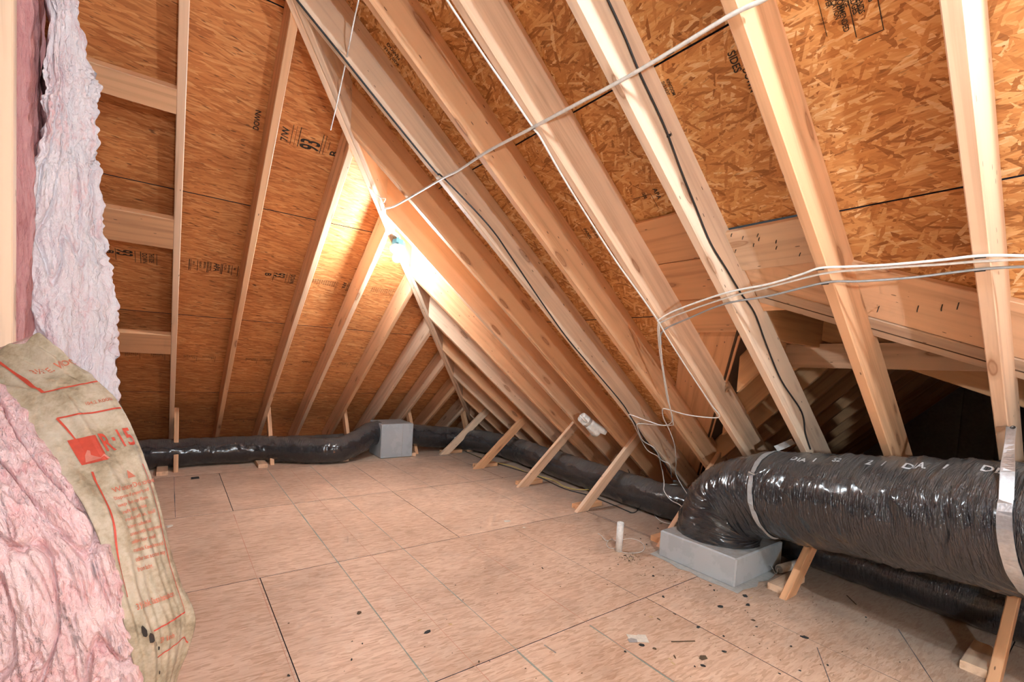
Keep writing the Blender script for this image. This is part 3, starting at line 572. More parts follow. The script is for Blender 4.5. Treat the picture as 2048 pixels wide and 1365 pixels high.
bd = empty('big_duct', (2.91, 1.56, .17), 'thick wrinkled black insulated duct rising from grey floor plenum', 'duct')
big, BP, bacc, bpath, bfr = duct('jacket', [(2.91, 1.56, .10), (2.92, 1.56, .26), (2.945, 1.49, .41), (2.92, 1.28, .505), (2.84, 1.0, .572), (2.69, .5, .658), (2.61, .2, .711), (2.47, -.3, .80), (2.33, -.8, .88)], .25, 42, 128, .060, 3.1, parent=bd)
def near(acc, s): return min(range(len(acc)), key=lambda i: abs(acc[i]-s))
def ang(i, v):
    a, b = bfr[i]; v = V(v); return math.atan2(v.dot(b), v.dot(a))
def idx(y): return min(range(len(bpath)), key=lambda i: abs(bpath[i].y-y)+(9 if bpath[i].z < .45 else 0))
def band(i0, wd, th0, th1, n, off, name, mat, parent, thick=.002, skew=0):
    vs = []; fs = []; st = bacc[1]-bacc[0]
    for j in range(n+1):
        th = th0+(th1-th0)*j/n; ii = i0+int(skew*(j/n))
        A, B = BP(min(ii+wd, len(bpath)-1), th, off), BP(ii, th, off); a2, b2 = BP(min(ii+wd, len(bpath)-1), th, off+thick), BP(ii, th, off+thick); vs += [A, B, b2, a2]
    for j in range(n):
        q = 4*j
        for k in range(4): fs.append((q+k, q+(k+1) % 4, q+4+(k+1) % 4, q+4+k))
    fs += [(3, 2, 1, 0), (4*n, 4*n+1, 4*n+2, 4*n+3)]
    return link(name, mesh(name, vs, fs), mat, parent)
# white printing on the jacket
for yy, s, sz in [(1.02, 'DIA.', .045), (.90, 'I', .045), (.66, '2', .055), (.60, 'I', .055), (.52, 'DIA.', .055), (.38, 'I', .055), (.80, '52', .04), (.27, 'DIA', .05)]:
    i0 = idx(yy); th0 = ang(i0, (-.55, 0, .83)); fl = Flat(); stp = (bacc[i0+3]-bacc[i0])/3
    def T(x, y, i0=i0, th0=th0, stp=stp):
        q = i0+x/stp; i = max(0, min(len(bpath)-2, int(q))); t = q-i; sg = 1 if ang(i0, (-.3, 0, .95)) > th0 else -1
        th = th0+sg*y/.25; return BP(i, th, .0025).lerp(BP(i+1, th, .0025), t)
    fl.text(s, sz, T); fl.build('white_print', 'wprint', big)
# grey strap round the elbow and galvanized hanger strap
gs = empty('duct_strap', bpath[idx(1.10)], 'grey strap wrapped over the elbow of the big duct', 'strap')
i0 = idx(1.20); ta, tb = ang(i0, (.2, 0, 1)), ang(i0, (-.35, 0, -.9))
if abs(ta-tb) > math.pi: tb += 2*math.pi*(1 if ta > tb else -1)
sbd = band(i0, 5, ta, tb, 40, .004, 'strap_band', 'tape', gs)
t0 = BP(i0+2, ta, .006); stick('strap_tail', t0+V((-.03, .02, 0)), t0+V((.03, -.05, .055)), V((.0, .03, .02)), V((0, 0, .002)), 'tape', gs)
bk = BP(i0+2, ta+(tb-ta)*.42, .008); bxm('buckle', (-.022, -.018, -.006), (.022, .018, .006), 'galv', sbd, Matrix.Translation(bk) @ Matrix.Rotation(.9, 4, 'Y') @ Matrix.Rotation(.4, 4, 'Z'))
hs = empty('hanger_strap', (2.56, .29, 1.1), 'galvanized hanger strap nailed to rafter and looped under the duct', 'strap')
i1 = idx(.17); ta, tb = ang(i1, (-.86, 0, .5)), ang(i1, (.3, 0, -.95))
if abs(ta-tb) > math.pi: tb += 2*math.pi*(1 if ta > tb else -1)
wd_i = max(1, int(.05/(bacc[i1+1]-bacc[i1])))
band(i1-wd_i//2, wd_i, ta, tb, 40, .004, 'strap_loop', 'galv', hs)
A = BP(i1-wd_i//2, ta, .005); B = BP(i1-wd_i//2+wd_i, ta, .005); top = V((2.553, .276, 1.088))
vs = []; fs = []; n = 16
for j in range(n+1):
    t = j/n; c = top.lerp((A+B)/2, t)+V((-.03, 0, 0))*math.sin(math.pi*t)*.6; hw = (B-A)*.5*min(1, .45+.55*t*2); hw = V((.012, -.012, 0)).lerp(hw, min(1, t*1.6)) if t < .62 else (B-A)*.5
    vs += [c-hw, c+hw, c+hw+V((-.0015, -.0015, 0)), c-hw+V((-.0015, -.0015, 0))]
for j in range(n):
    for k in range(4): fs.append((4*j+k, 4*j+(k+1) % 4, 4*j+4+(k+1) % 4, 4*j+4+k))
fs += [(3, 2, 1, 0), (4*n, 4*n+1, 4*n+2, 4*n+3)]
link('strap_hanger', mesh('strap_hanger', vs, fs, False), 'galv', hs)
lathe('nail_head', [(.0, 0), (.008, 0), (.009, .002), (.005, .004), (0, .004)], Matrix.Translation(top+V((-.004, -.004, -.002))) @ V((-.6, -.5, -.4)).to_track_quat('Z', 'Y').to_matrix().to_4x4(), 'nail', hs, 12)
# floor plenum
pb = empty('floor_plenum', (2.91, 1.54, 0), 'grey duct board plenum box on the floor under the big duct', 'duct box')
bxm('box', (2.62, 1.285, 0), (3.2, 1.80, .172), 'gray', pb, None, .008)
def skirt(name, pts, mat, par):
    vs = [(*p, .004) for p in pts]; n = len(vs); return link(name, mesh(name, [(x, y, .0015) for x, y in pts]+vs, [tuple(range(n-1, -1, -1)), tuple(range(n, 2*n))]+[(i, (i+1) % n, n+(i+1) % n, n+i) for i in range(n)]), mat, par)
pts = []
for (xa, ya), (xb, yb) in [((2.62, 1.285), (3.2, 1.285)), ((3.2, 1.285), (3.2, 1.8)), ((3.2, 1.8), (2.62, 1.8)), ((2.62, 1.8), (2.62, 1.285))]:
    for j in range(8):
        x, y = xa+(xb-xa)*j/8, ya+(yb-ya)*j/8; o_ = .03+.045*random.random(); cx, cy = 2.91, 1.54
        pts.append((x+math.copysign(o_, x-cx)*(abs(x-cx) > .2), y+math.copysign(o_, y-cy)*(abs(y-cy) > .2)))
skirt('mastic_skirt', pts, 'mastic', pb)
# small ducts and the grey cube
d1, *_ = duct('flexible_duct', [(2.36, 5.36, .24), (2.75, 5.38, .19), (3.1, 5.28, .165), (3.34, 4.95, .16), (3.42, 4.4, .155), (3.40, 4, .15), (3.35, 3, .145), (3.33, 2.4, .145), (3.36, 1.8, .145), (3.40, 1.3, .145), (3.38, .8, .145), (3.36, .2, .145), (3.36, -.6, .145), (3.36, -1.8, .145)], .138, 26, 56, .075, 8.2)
tag(d1, 'black flexible duct along the right eave, passing under the big duct', 'duct')
d2, *_ = duct('flexible_duct', [(-1.3, 5.50, .145), (-.4, 5.49, .145), (.3, 5.49, .145), (.75, 5.46, .145), (1.0, 5.36, .14), (1.28, 5.2, .14), (1.52, 5.14, .15), (1.74, 5.22, .21), (1.90, 5.31, .27), (2.02, 5.35, .28)], .135, 26, 56, .085, 14.6)
tag(d2, 'black flexible duct from the left bending up into the grey cube', 'duct')
d3, *_ = duct('flexible_duct', [(.62, 5.63, .12), (1.0, 5.62, .13), (1.5, 5.61, .13), (1.96, 5.57, .15)], .105, 22, 40, .08, 21.4)
tag(d3, 'dusty black duct lying behind the bent duct', 'duct')
cb = empty('junction_cube', (2.19, 5.35, 0), 'grey mastic-coated cube joining the small ducts', 'duct box')
bxm('box', (1.99, 5.16, .002), (2.385, 5.56, .405), 'gray', cb, None, .008)
bxm('tape_seam', (2.245, 5.157, .01), (2.252, 5.161, .40), 'tape', cb, None, .001)

# ------------------------------------------------------------------ lamp on the hip, lamp near the ridge
def lamp(name, c, ax, lab, bulbmat):
    ax = V(ax).normalized(); e = empty(name, c, lab, 'lamp', 'ceiling bulbs')
    mw = Matrix.Translation(c) @ ax.to_track_quat('Z', 'X').to_matrix().to_4x4()
    bxo = lathe('junction_box', [(.0, -.058), (.050, -.058), (.052, -.054), (.052, -.004), (.0, -.004)], mw, 'blue', e, 8, False)
    lh = lathe('lampholder', [(0, -.005), (.056, -.005), (.060, 0), (.059, .008), (.045, .016), (.028, .022), (.025, .034), (.0, .034)], mw, 'porcelain', e, 28)
    lathe('bulb', [(0, .03), (.014, .032), (.016, .045), (.024, .058), (.030, .072), (.031, .084), (.027, .097), (.017, .107), (.006, .111), (0, .1115)], mw, bulbmat, lh, 12)
    for a in (0, math.pi): stick('ear', mw @ V((math.cos(a)*.05, math.sin(a)*.05-.008, -.06)), mw @ V((math.cos(a)*.066, math.sin(a)*.066-.008, -.06)), (mw.to_3x3() @ V((0, .016, 0))), (mw.to_3x3() @ V((0, 0, .05))), 'blue', e)
    return e
lamp('bulb_lamp', V((1.335, 3.305, 1.995)), (-.20, -.36, -.91), 'lit bare bulb in blue box and white lampholder on the hip', 'bulb_a')
wl = empty('fill_light', (.1, -1.5, 0), 'added fill light, bare bulb on a tripod stand behind the camera', 'lamp')  # unseen lamp, added to light the cross gable and even the fill
lathe('bulb', [(0, .03), (.014, .032), (.016, .045), (.024, .058), (.030, .072), (.031, .084), (.027, .097), (.017, .107), (.006, .111), (0, .1115)], Matrix.Translation((.1, -1.5, 1.33)), 'bulb_c', wl, 12)
lathe('socket', [(0, 0), (.022, 0), (.022, .035), (0, .035)], Matrix.Translation((.1, -1.5, 1.325)), 'porcelain', wl, 14)
tube('pole', [(.1, -1.5, .25), (.1, -1.5, .8), (.1, -1.5, 1.33)], .011, 'nail', wl, 8, 2)
for a in (0, 2.1, 4.2): tube('leg', [(.1, -1.5, .45), (.1+.16*math.cos(a), -1.5+.16*math.sin(a), .22), (.1+.32*math.cos(a), -1.5+.32*math.sin(a), .008)], .008, 'nail', wl, 8, 2)
lamp('bulb_lamp', V((.83, -.52, 2.285)), (.0, 0, -1), 'lit bare bulb near the ridge behind the camera', 'bulb_b')

# ------------------------------------------------------------------ cables
K = D['cab']
for key, r, mat, lab in [('W1', .0062, 'white', 'thick white cable strung diagonally across the right rafters'), ('W2', .0042, 'white', 'white wire running down the edge of the fourth right rafter'),
    ('W3a', .0045, 'white', 'upper white cable of three stapled across the right rafters'), ('W3b', .0042, 'white', 'lower white cable of three stapled across the right rafters'), ('W3g', .0042, 'greyc', 'grey cable stapled below the two white cables'),
    ('W4', .0036, 'white', 'loose white wire looping into a triangle'), ('D1', .0036, 'white', 'white wire hanging down to the strut, left strand'), ('D2', .0036, 'white', 'white wire hanging down to the strut, right strand'),
    ('LP', .0036, 'white', 'white wire loop lying over duct and floor'), ('LP2', .0036, 'white', 'short white wire draped on the small duct'), ('K1', .0048, 'blackc', 'black cable running down along the rafters from the hip'),
    ('K2', .0040, 'blackc', 'dark cable stapled to the side of the third right rafter'), ('S1', .0030, 'white', 'thin white pull string hanging near the top of the hip'), ('H5', .003, 'white', 'short white wire end on the hip'),
    ('B1', .0038, 'white', 'white cable feeding the bulb box, front strand'), ('B2', .0034, 'white', 'white cable feeding the bulb box, rear strand'), ('Y1', .0045, 'yellow', 'yellow cable lying along the right struts'),
    ('F1', .0045, 'blackc', 'black cable lying on the floor past the right struts'), ('F2', .004, 'blackc', 'black wire dangling over the small duct'), ('C1', .0055, 'cream', 'cream cable lying along the left black duct'), ('P1', .0022, 'white', 'thin white string coiled round the pipe stub')]:
    tag(tube('cable', K[key], r, mat), lab, 'string' if 'string' in lab else 'cable')
# staples on the right cables
for key, i in (('W1', 3), ('W1', 6), ('W3a', 5), ('W3a', 9), ('W3g', 5), ('W3g', 8), ('K2', 5)):
    p = V(K[key][i]); o = stick('staple', p+V((0, -.012, .002)), p+V((0, .012, .002)), V((.003, 0, 0)), V((0, 0, -.009)), 'nail'); tag(o, 'small steel staple holding a cable to a rafter', 'staple', 'cable staples')

# ------------------------------------------------------------------ white jug on the strut, pipes, paper
zx = V((.70, -.25, -.56)).normalized(); xx = V((.25, .95, -.1)); xx = (xx-zx*xx.dot(zx)).normalized(); jm = frame(V((2.955, 2.915, .765)), xx, zx.cross(xx), zx)
jg = empty('plastic_jug', jm.translation, 'empty milky plastic jug cut open, hung beside a strut top', 'jug')
lathe('neck', [(0, -.01), (.042, -.01), (.046, 0), (.047, .05), (.049, .052), (.049, .058), (.047, .06), (.047, .085)], jm, 'jug', jg, 20)
vs = []; fs = []; n = 20
for j in range(7):
    t = j/6
    for k in range(n):
        a = 2*math.pi*k/n; rx, ry = .047+.018*t, .047+.012*t; c, s = math.cos(a), math.sin(a); q = max(abs(c), abs(s)); m_ = 1+(1/q-1)*t*.75
        vs.append(jm @ V((c*rx*m_, s*ry*m_, .085+t*.17+(.0 if s > -.2 else -.05*t))))
for j in range(6):
    for k in range(n): fs.append((j*n+k, j*n+(k+1) % n, (j+1)*n+(k+1) % n, (j+1)*n+k))
ob = link('body', mesh('body', vs, fs, True), 'jug', jg); so = ob.modifiers.new('thick', 'SOLIDIFY'); so.thickness = .002
tube('handle', [jm @ V(p) for p in ((-.045, -.02, .04), (-.075, -.03, .02), (-.082, -.03, -.02), (-.06, -.02, -.045), (-.03, -.01, -.03))], .010, 'jug', jg, 8)
st = empty('pipe_stub', (2.432, 1.976, 0), 'white plastic pipe stub standing in the floor', 'pipe')
lathe('pipe_wall', [(.0225, 0), (.0225, .196), (.0185, .196), (.0185, .1), (0, .1)], Matrix.Translation((2.432, 1.976, 0)), 'pvc', st, 20)
tw = V((3.40-3.10, 1.245-1.278, .0)); tm = Matrix.Translation((3.085, 1.245, .027)) @ tw.to_track_quat('Z', 'X').to_matrix().to_4x4()
tb_ = empty('pipe_offcut', (3.1, 1.245, 0), 'grey-white pipe offcut lying beside the plenum, wire inside', 'pipe')
lathe('pipe_wall', [(.0265, 0), (.0265, .27), (0, .27)], tm, 'jug', tb_, 18); lathe('bore', [(.021, -.001), (.021, .0), (0, .0)], tm, 'tape', tb_, 18)
tube('wire_curl', [tm @ V(p) for p in ((0, 0, .0), (.01, .005, -.03), (-.015, .012, -.045), (-.02, -.01, -.03), (.005, -.02, -.04), (.02, -.018, -.06))], .0022, 'white', tb_, 5)
def scrap(name, x, y, s, mat, lab, cat, grp=None, th=.003, asp=1.0, seed=None, rot=None, n=7):
    rd_ = random.Random(seed if seed is not None else int(x*7919+y*104729)); r0 = rot if rot is not None else rd_.random()*6
    pts = []
    for k in range(n):
        a = 2*math.pi*k/n; r = s*.5*(.55+.55*rd_.random()); px, py = r*math.cos(a)*1.25, r*math.sin(a)*asp*.8
        pts.append((px*math.cos(r0)-py*math.sin(r0), px*math.sin(r0)+py*math.cos(r0)))
    vs = [(px, py, 0) for px, py in pts]+[(px*.92, py*.92, th*(.5+rd_.random())) for px, py in pts]
    fs = [tuple(range(n-1, -1, -1)), tuple(range(n, 2*n))]+[(i, (i+1) % n, n+(i+1) % n, n+i) for i in range(n)]
    return tag(link(name, mesh(name, vs, fs), mat, None, Matrix.Translation((x, y, .0008))), lab, cat, grp)
special = {6: 'black crumb left of the plenum front corner', 7: 'black crumb on the floor joint in front of the plenum', 8: 'black scrap well in front of the plenum corner', 9: 'black scrap below the plenum corner, near paired crumbs', 10: 'black crumb right of the scrap below the plenum', 11: 'black crumb sitting on the long floor seam', 13: 'curled dark crumb right of the largest scrap', 14: 'dark scrap touching the torn white paper', 15: 'dark scrap right of the torn white paper', 21: 'small black scrap just below the largest scrap', 30: 'dark crumb behind the left side of the plenum', 31: 'dark crumb against the left side of the plenum',
           0: 'black shingle scrap near the middle of the floor', 1: 'black shingle scrap right of the first one, mid floor', 20: 'largest black shingle scrap at the bottom of the picture', 22: 'torn black shingle scrap in front of the right struts', 17: 'black shingle scrap in front of the grey plenum corner'}
for i, (x, y, s) in enumerate(D['debris']):
    scrap('shingle_scrap', x, y, s, 'shingle' if i % 5 else 'grit', special.get(i, 'tiny black shingle crumb on the floor near the plenum' if i > 5 else 'tiny black crumb on the open floor'), 'scrap', 'black shingle scraps on the floor')
for i, (x, y) in enumerate(D['chips']):
    scrap('wood_chip', x, y, .022, 'chip' if i % 3 else 'grit', 'tiny pale wood chip on the floor', 'chip', 'wood chips on the floor', .003, .4)
rr = random.Random(5)
gv = []; gf = []
for i in range(420):                               # grit nobody could count
    if i < 260: x, y = rr.gauss(2.6, .28), rr.gauss(1.35, .55)
    elif i < 330: x, y = rr.gauss(2.42, .06), rr.gauss(1.87, .035)
    else: x, y = rr.uniform(.4, 2.6), rr.uniform(.3, 2.4)
    if 2.6 < x < 3.22 and 1.26 < y < 1.82: continue
    s = rr.uniform(.0015, .006); a = rr.random()*6; n0 = len(gv)
    for k in range(4): gv.append((x+s*math.cos(a+k*1.57), y+s*.6*math.sin(a+k*1.57), .0008))
    gv.append((x, y, .0008+s*.5)); gf += [(n0+k, n0+(k+1) % 4, n0+4) for k in range(4)]+[(n0+3, n0+2, n0+1, n0)]
tag(link('grit', mesh('grit', gv, gf), 'grit'), 'fine dark grit scattered on the floor', 'grit', kind='stuff')
pp = empty('paper_scrap', (1.73, 1.26, 0), 'torn white paper label on the floor with grey smudge', 'paper')
panel('sheet', [(-.045, -.028), (.042, -.034), (.047, .024), (.01, .027), (.004, .02), (-.043, .029)], Matrix.Translation((1.73, 1.262, .001)) @ Matrix.Rotation(-.55, 4, 'Z') , .0012, 'paper', pp)
panel('smudge', [(-.05, -.036), (-.012, -.034), (-.008, -.012), (-.03, -.002), (-.052, -.012)], Matrix.Translation((1.73, 1.262, .0024)) @ Matrix.Rotation(-.55, 4, 'Z'), .0006, 'tape', pp)
scrap('paper_bit', 2.097, 2.788, .05, 'paper', 'small white paper bit in the middle of the floor', 'paper', None, .002)
scrap('paper_bit', 2.129, 2.617, .025, 'paper', 'tiny white paper bit left of the pipe stub', 'paper', None, .002)
scrap('paper_bit', .02, 3.72, .05, 'paper', 'white bit at the edge of the kraft paper', 'paper', None, .004)
o = panel('felt_square', [(-.03, -.035), (.032, -.03), (.03, .034), (-.028, .03)], Matrix.Translation((.202, 4.985, .001)), .004, 'shingle', None); tag(o, 'small grey-black square piece at the far left of floor', 'scrap')
o = stick('nail', (1.325, 1.44, .001), (1.332, 1.375, .001), V((.003, 0, 0)), V((0, 0, .003)), 'galv'); tag(o, 'long steel nail lying on the floor at the bottom', 'nail')
o = stick('splinter', (1.84, 1.16, .001), (1.94, 1.105, .001), V((.003, .003, 0)), V((0, 0, .003)), 'grit'); tag(o, 'thin dark splinter beside the torn white paper', 'splinter')
o = stick('splinter', (3.13, .90, .001), (3.05, .83, .001), V((.004, -.004, 0)), V((0, 0, .004)), 'grit'); tag(o, 'dark splinter in the shade of the big duct', 'splinter')

# ------------------------------------------------------------------ left wall: stud, batts
lw = empty('wall_left', (-.43, 0, 0), 'insulated stud wall at the left', kind='structure')
panel('backing', [(-3.2, 0), (2.3, 0), (2.3, 2.72), (1.6, 3.2), (-3.2, 3.2)], frame(V((-.445, 0, 0)), V((0, 1, 0)), V((0, 0, 1)), V((1, 0, 0))), .01, 'drywall', lw)
for y in (1.80, 1.80-.4064*2, 1.80-.4064*4, 1.80-.4064*6):
    o = beam('wall_stud', (-.4335, y, 0), (0, 0, 1), V((.0945, 0, 0)), V((0, .038, 0)), (V((0, 0, 1)), V((0, 0, 0))), (V((0, 0, 1)), V((0, 0, 2.95))), 'pine_p')
    tag(o, 'pale wall stud at the left edge of the picture' if y == 1.80 else 'wall stud left of the camera, outside the picture', 'stud', 'left wall studs')
def slab(name, P, nu, nv, thick, tdir, disp, mat, parent=None, label=None, cat=None, grp=None):
    """thick sheet: front grid P(u,v) displaced, back grid offset by tdir*thick"""
    G = [[V(P(i/nu, j/nv)) for i in range(nu+1)] for j in range(nv+1)]; fr_ = []; bk_ = []
    for j in range(nv+1):
        for i in range(nu+1):
            du = G[j][min(i+1, nu)]-G[j][max(i-1, 0)]; dv = G[min(j+1, nv)][i]-G[max(j-1, 0)][i]; n = du.cross(dv)
            n = n.normalized() if n.length > 1e-9 else V((0, 0, 1))
            if n.dot(V(tdir)) > 0: n = -n
            p = G[j][i]+n*disp(i/nu, j/nv, G[j][i]); fr_.append(p); bk_.append(G[j][i]+V(tdir)*thick)
    m = nu+1; n0 = len(fr_); fs = []
    for j in range(nv):
        for i in range(nu):
            a = j*m+i; fs += [(a, a+1, a+m+1, a+m), (n0+a+m, n0+a+m+1, n0+a+1, n0+a)]
    for i in range(nu): fs += [(i+1, i, n0+i, n0+i+1), (nv*m+i, nv*m+i+1, n0+nv*m+i+1, n0+nv*m+i)]
    for j in range(nv): fs += [(j*m, (j+1)*m, n0+(j+1)*m, n0+j*m), ((j+1)*m+nu, j*m+nu, n0+j*m+nu, n0+(j+1)*m+nu)]
    me = mesh(name, fr_+bk_, fs, True); import bmesh
    bm = bmesh.new(); bm.from_mesh(me); bmesh.ops.recalc_face_normals(bm, faces=bm.faces); bm.to_mesh(me); bm.free()
    o = link(name, me, mat, parent); tag(o, label, cat, grp); return o
def nz(p, s, st=(1, 1, 1)): return noise.noise(V((p.x*s*st[0], p.y*s*st[1], p.z*s*st[2])))
def rowsurf(rows):
    R_ = [(V(a), V(b)) for a, b in rows]; n = len(R_)
    def cr(k, t, side):
        a, b, c, d = (R_[max(0, min(n-1, k+q))][side] for q in (-1, 0, 1, 2))
        return .5*((2*b)+(c-a)*t+(2*a-5*b+4*c-d)*t*t+(3*b-a-3*c+d)*t**3)
    def S(u, v):
        q = max(0, min(n-1.0001, v*(n-1))); k = int(q); t = q-k
        return cr(k, t, 0).lerp(cr(k, t, 1), u)
    return S
# rose batt flush in the first bay
def Pr(u, v):
    z = v*2.78; return V((-.345+.012*math.sin(u*3.14), 1.842+.36*u, min(z, SF*(YB-1.9-.36*u)-.05)))
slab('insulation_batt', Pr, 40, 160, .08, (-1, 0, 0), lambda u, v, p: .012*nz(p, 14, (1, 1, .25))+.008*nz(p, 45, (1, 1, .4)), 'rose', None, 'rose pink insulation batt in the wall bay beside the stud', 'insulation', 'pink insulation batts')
Sp = rowsurf(D['pale'])
def Pp(u, v):
    p = Sp(u, v); e = .012*noise.noise(V((3.1, v*40, 0)))+.008*noise.noise(V((9.1, v*110, 0)))
    if u > .5: p = p+V((e*(u-.5)*2, 0, 0))
    else: p = p+V((.01*noise.noise(V((5.5, v*36, 2)))*(1-2*u), 0, 0))
    p.z = max(p.z, .02) if p.z < .3 else min(p.z, 2.72)
    return p+V((0, -.05*math.sin(math.pi*min(1, u*1.02))*(.6+.4*math.sin(v*9)), 0))
def dp_(u, v, p):
    q = V((u*3, v*14, 0)); c = abs(noise.noise(V((u*5+1, v*5, 4))))
    return .020*noise.noise(V((u*5, v*5, 1)))+.007*noise.noise(V((u*14, v*18, 2)))+.006*noise.noise(V((u*26, v*95, 5)))-.035*max(0, .10-c)/.10*.6
slab('insulation_batt', Pp, 90, 420, .085, (-.2, 1, 0), dp_, 'pale', None, 'pale pink fluffy batt hanging out of the wall, ragged edge', 'insulation', 'pink insulation batts')
# kraft-faced batt folded down in front
kb = empty('kraft_batt', (-.05, 1.3, 0), 'folded insulation batt with printed brown kraft paper facing', 'insulation', 'pink insulation batts')
Sk = rowsurf(D['kraft']); KN = len(D['kraft'])-1
def Pk(u, v):
    p = Sk(u, v); z = p.z; nrm = V((.55, -.75, .35)).normalized()
    p = p+nrm*(.012*math.sin(math.pi*u)**.8)+nrm*(.010*noise.noise(V((u*3.2, v*6, 7)))+.008*noise.noise(V((u*10, v*5+3, 2)))+.012*max(0, noise.noise(V((u*2.0+v*3.2, v*7-u*2.5, 11)))))
    if v < .12: p = p+V((0, 0, .018*noise.noise(V((u*6, v*20, 3)))))
    p.z = max(p.z, .004+.01*(1-u)); return p
kf = slab('kraft_facing', Pk, 60, 260, .004, (-.5, .7, -.3), lambda u, v, p: .0012*nz(p, 60), 'kraft', kb, 'brown kraft paper facing')
Sf = rowsurf(D['fluff'])
def Pf(u, v):
    p = Sf(u, v); p = p+V((.1, -.5, .25))*(.05*math.sin(math.pi*min(1, u*.98+.02))); p.z = max(p.z, .004+.01*(1-u)); return p
def df_(u, v, p):
    a = noise.noise(V((u*5+v*2, v*4, 1))); b = noise.noise(V((u*9-v*3, v*9, 3))); c = noise.noise(V((u*24, v*40, 5))); cr_ = abs(noise.noise(V((u*4.2+1.4*v, v*4.4, 9))))
    w1 = noise.noise(V((u*26+4*a+2*b, v*16+3*b, 5))); w2 = 1-abs(noise.noise(V((u*34+5*b, v*26+4*a, 8))))*2
    return .018*a+.010*b+.009*w1+.007*w2+.003*c+.004*noise.noise(V((u*60+2*a, v*80, 2)))-.026*max(0, .10-cr_)/.10
slab('fibreglass', Pf, 130, 330, .09, (.35, .75, -.1), df_, 'pink', kb, 'soft pink fibreglass')
def Pb(u, v):                                       # fibreglass body behind the paper
    p = Sk(.03+.94*u, v)+V((-.5, .7, -.3))*.012; p.z = max(p.z, .004); return p
slab('fibreglass_back', Pb, 24, 120, .07, (-.3, .9, 0), lambda u, v, p: 0, 'pink', kb)
def KT(u0, r0, sx=1.0):
    """print on the paper: x across in metres, y up the strip"""
    def T(x, y):
        u = u0+x/.185; v = (r0-y/.082)/KN
        p = Pk(max(0, min(1, u)), max(0, min(1, v))); q = Pk(max(0, min(1, u)), max(0, min(1, v+.003))); rr_ = Pk(max(0, min(1, u+.01)), max(0, min(1, v)))
        n = (rr_-p).cross(q-p); n = n.normalized() if n.length > 1e-9 else V((1, 0, 0)); n = -n if n.dot(V((.55, -.75, .35))) < 0 else n
        return p+n*.0028
    return T
def kline(f, a, b, wd):
    (u0, r0), (u1, r1) = a, b; n = 24; vs = []
    dx, dy = (u1-u0)*.185, -(r1-r0)*.082; L = math.hypot(dx, dy); px, py = -dy/L*wd/2, dx/L*wd/2
    for i in range(n+1):
        t = i/n; vs += [(dx*t+px, dy*t+py), (dx*t-px, dy*t-py)]
    f.add(vs, [(2*i, 2*i+1, 2*i+3, 2*i+2) for i in range(n)], KT(u0, r0))
for a, b, w_ in [((.30, .3), (.30, 1.9), .006), ((.30, 1.9), (.97, 1.9), .004), ((.27, 3.0), (.97, 3.0), .004), ((.27, 3.0), (.33, 3.7), .004), ((.30, 4.5), (.22, 5.4), .004), ((.22, 5.4), (.13, 7.2), .0045), ((.13, 7.2), (.10, 7.9), .003), ((.86, 4.6), (.86, 8.75), .002), ((.33, 8.9), (.86, 8.75), .003), ((.30, 9.7), (.82, 9.45), .003), ((.82, 9.45), (.93, 9.7), .003)]:
    f = Flat(); kline(f, a, b, w_); f.build('red_rule', 'red', kf)
f = Flat(); f.text('R', .052, KT(.53, 4.0), xs=.85); f.rect(.031, .019, .037, .026, KT(.53, 4.0)); f.text('15', .05, KT(.745, 3.95), xs=.62); f.build('red_lettering', 'red', kf, 'red R-15 lettering')
f = Flat(); f.rect(0, 0, .046, .055, KT(.25, 4.25), 8, 8); f.build('red_square', 'red', kf, 'solid red square emblem')
f = Flat(); f.add([(.006, .004), (.03, .006), (.05, .002), (.04, .014), (.02, .03), (.012, .02)], [(0, 1, 2, 3, 4, 5)], lambda x, y: V(KT(.26, 4.25)(x, y))+V((.55, -.75, .35))*.0015); f.build('emblem_shape', 'redl', kf)
def kprint(t, size, T, xs):
    f = Flat(); f.text(t, size, T, xs=xs); f.build('red_text_line', 'redf', kf)
kprint('3½" E. WOOD', .020, KT(.42, 1.15), .9); kprint('104.2 R0001', .013, KT(.62, 2.72), .9)
for i, s in enumerate(['Warning: Do not leave', 'Dispose of properly and', 'keep from open flame.', 'Kraft facing on this', 'product will burn. Install', 'facing in substantial', 'contact with an approved', 'ceiling, floor or wall', 'material. Keep flame and', 'other heat sources away', 'from facing.']):
    kprint(s, .0175 if i == 0 else .0115, KT(.38 if i == 0 else .34, 5.25+.22*i), .72 if i == 0 else .8)
kprint('3½" thk Glass Insulation', .0175, KT(.20, 8.25), .6); kprint('39 inch', .018, KT(.38, 9.3), .8)
f = Flat(); f.add([(0, 0), (.018, 0), (.009, .022)], [(0, 1, 2)], KT(.62, 4.95)); f.build('warning_triangle', 'redf', kf)
for u, r, a, b in [(.20, 8.8, .0045, .014), (.24, 9.05, .005, .012), (.30, 9.28, .004, .006), (.36, 9.42, .003, .005), (.36, 10.2, .003, .006)]:
    f = Flat(); f.add([(a*math.cos(k*.785)*(.7+.5*random.random()), b*math.sin(k*.785)*(.7+.5*random.random())) for k in range(8)], [tuple(range(8))], KT(u, r)); f.build('dirt_smudge', 'ink', kf)

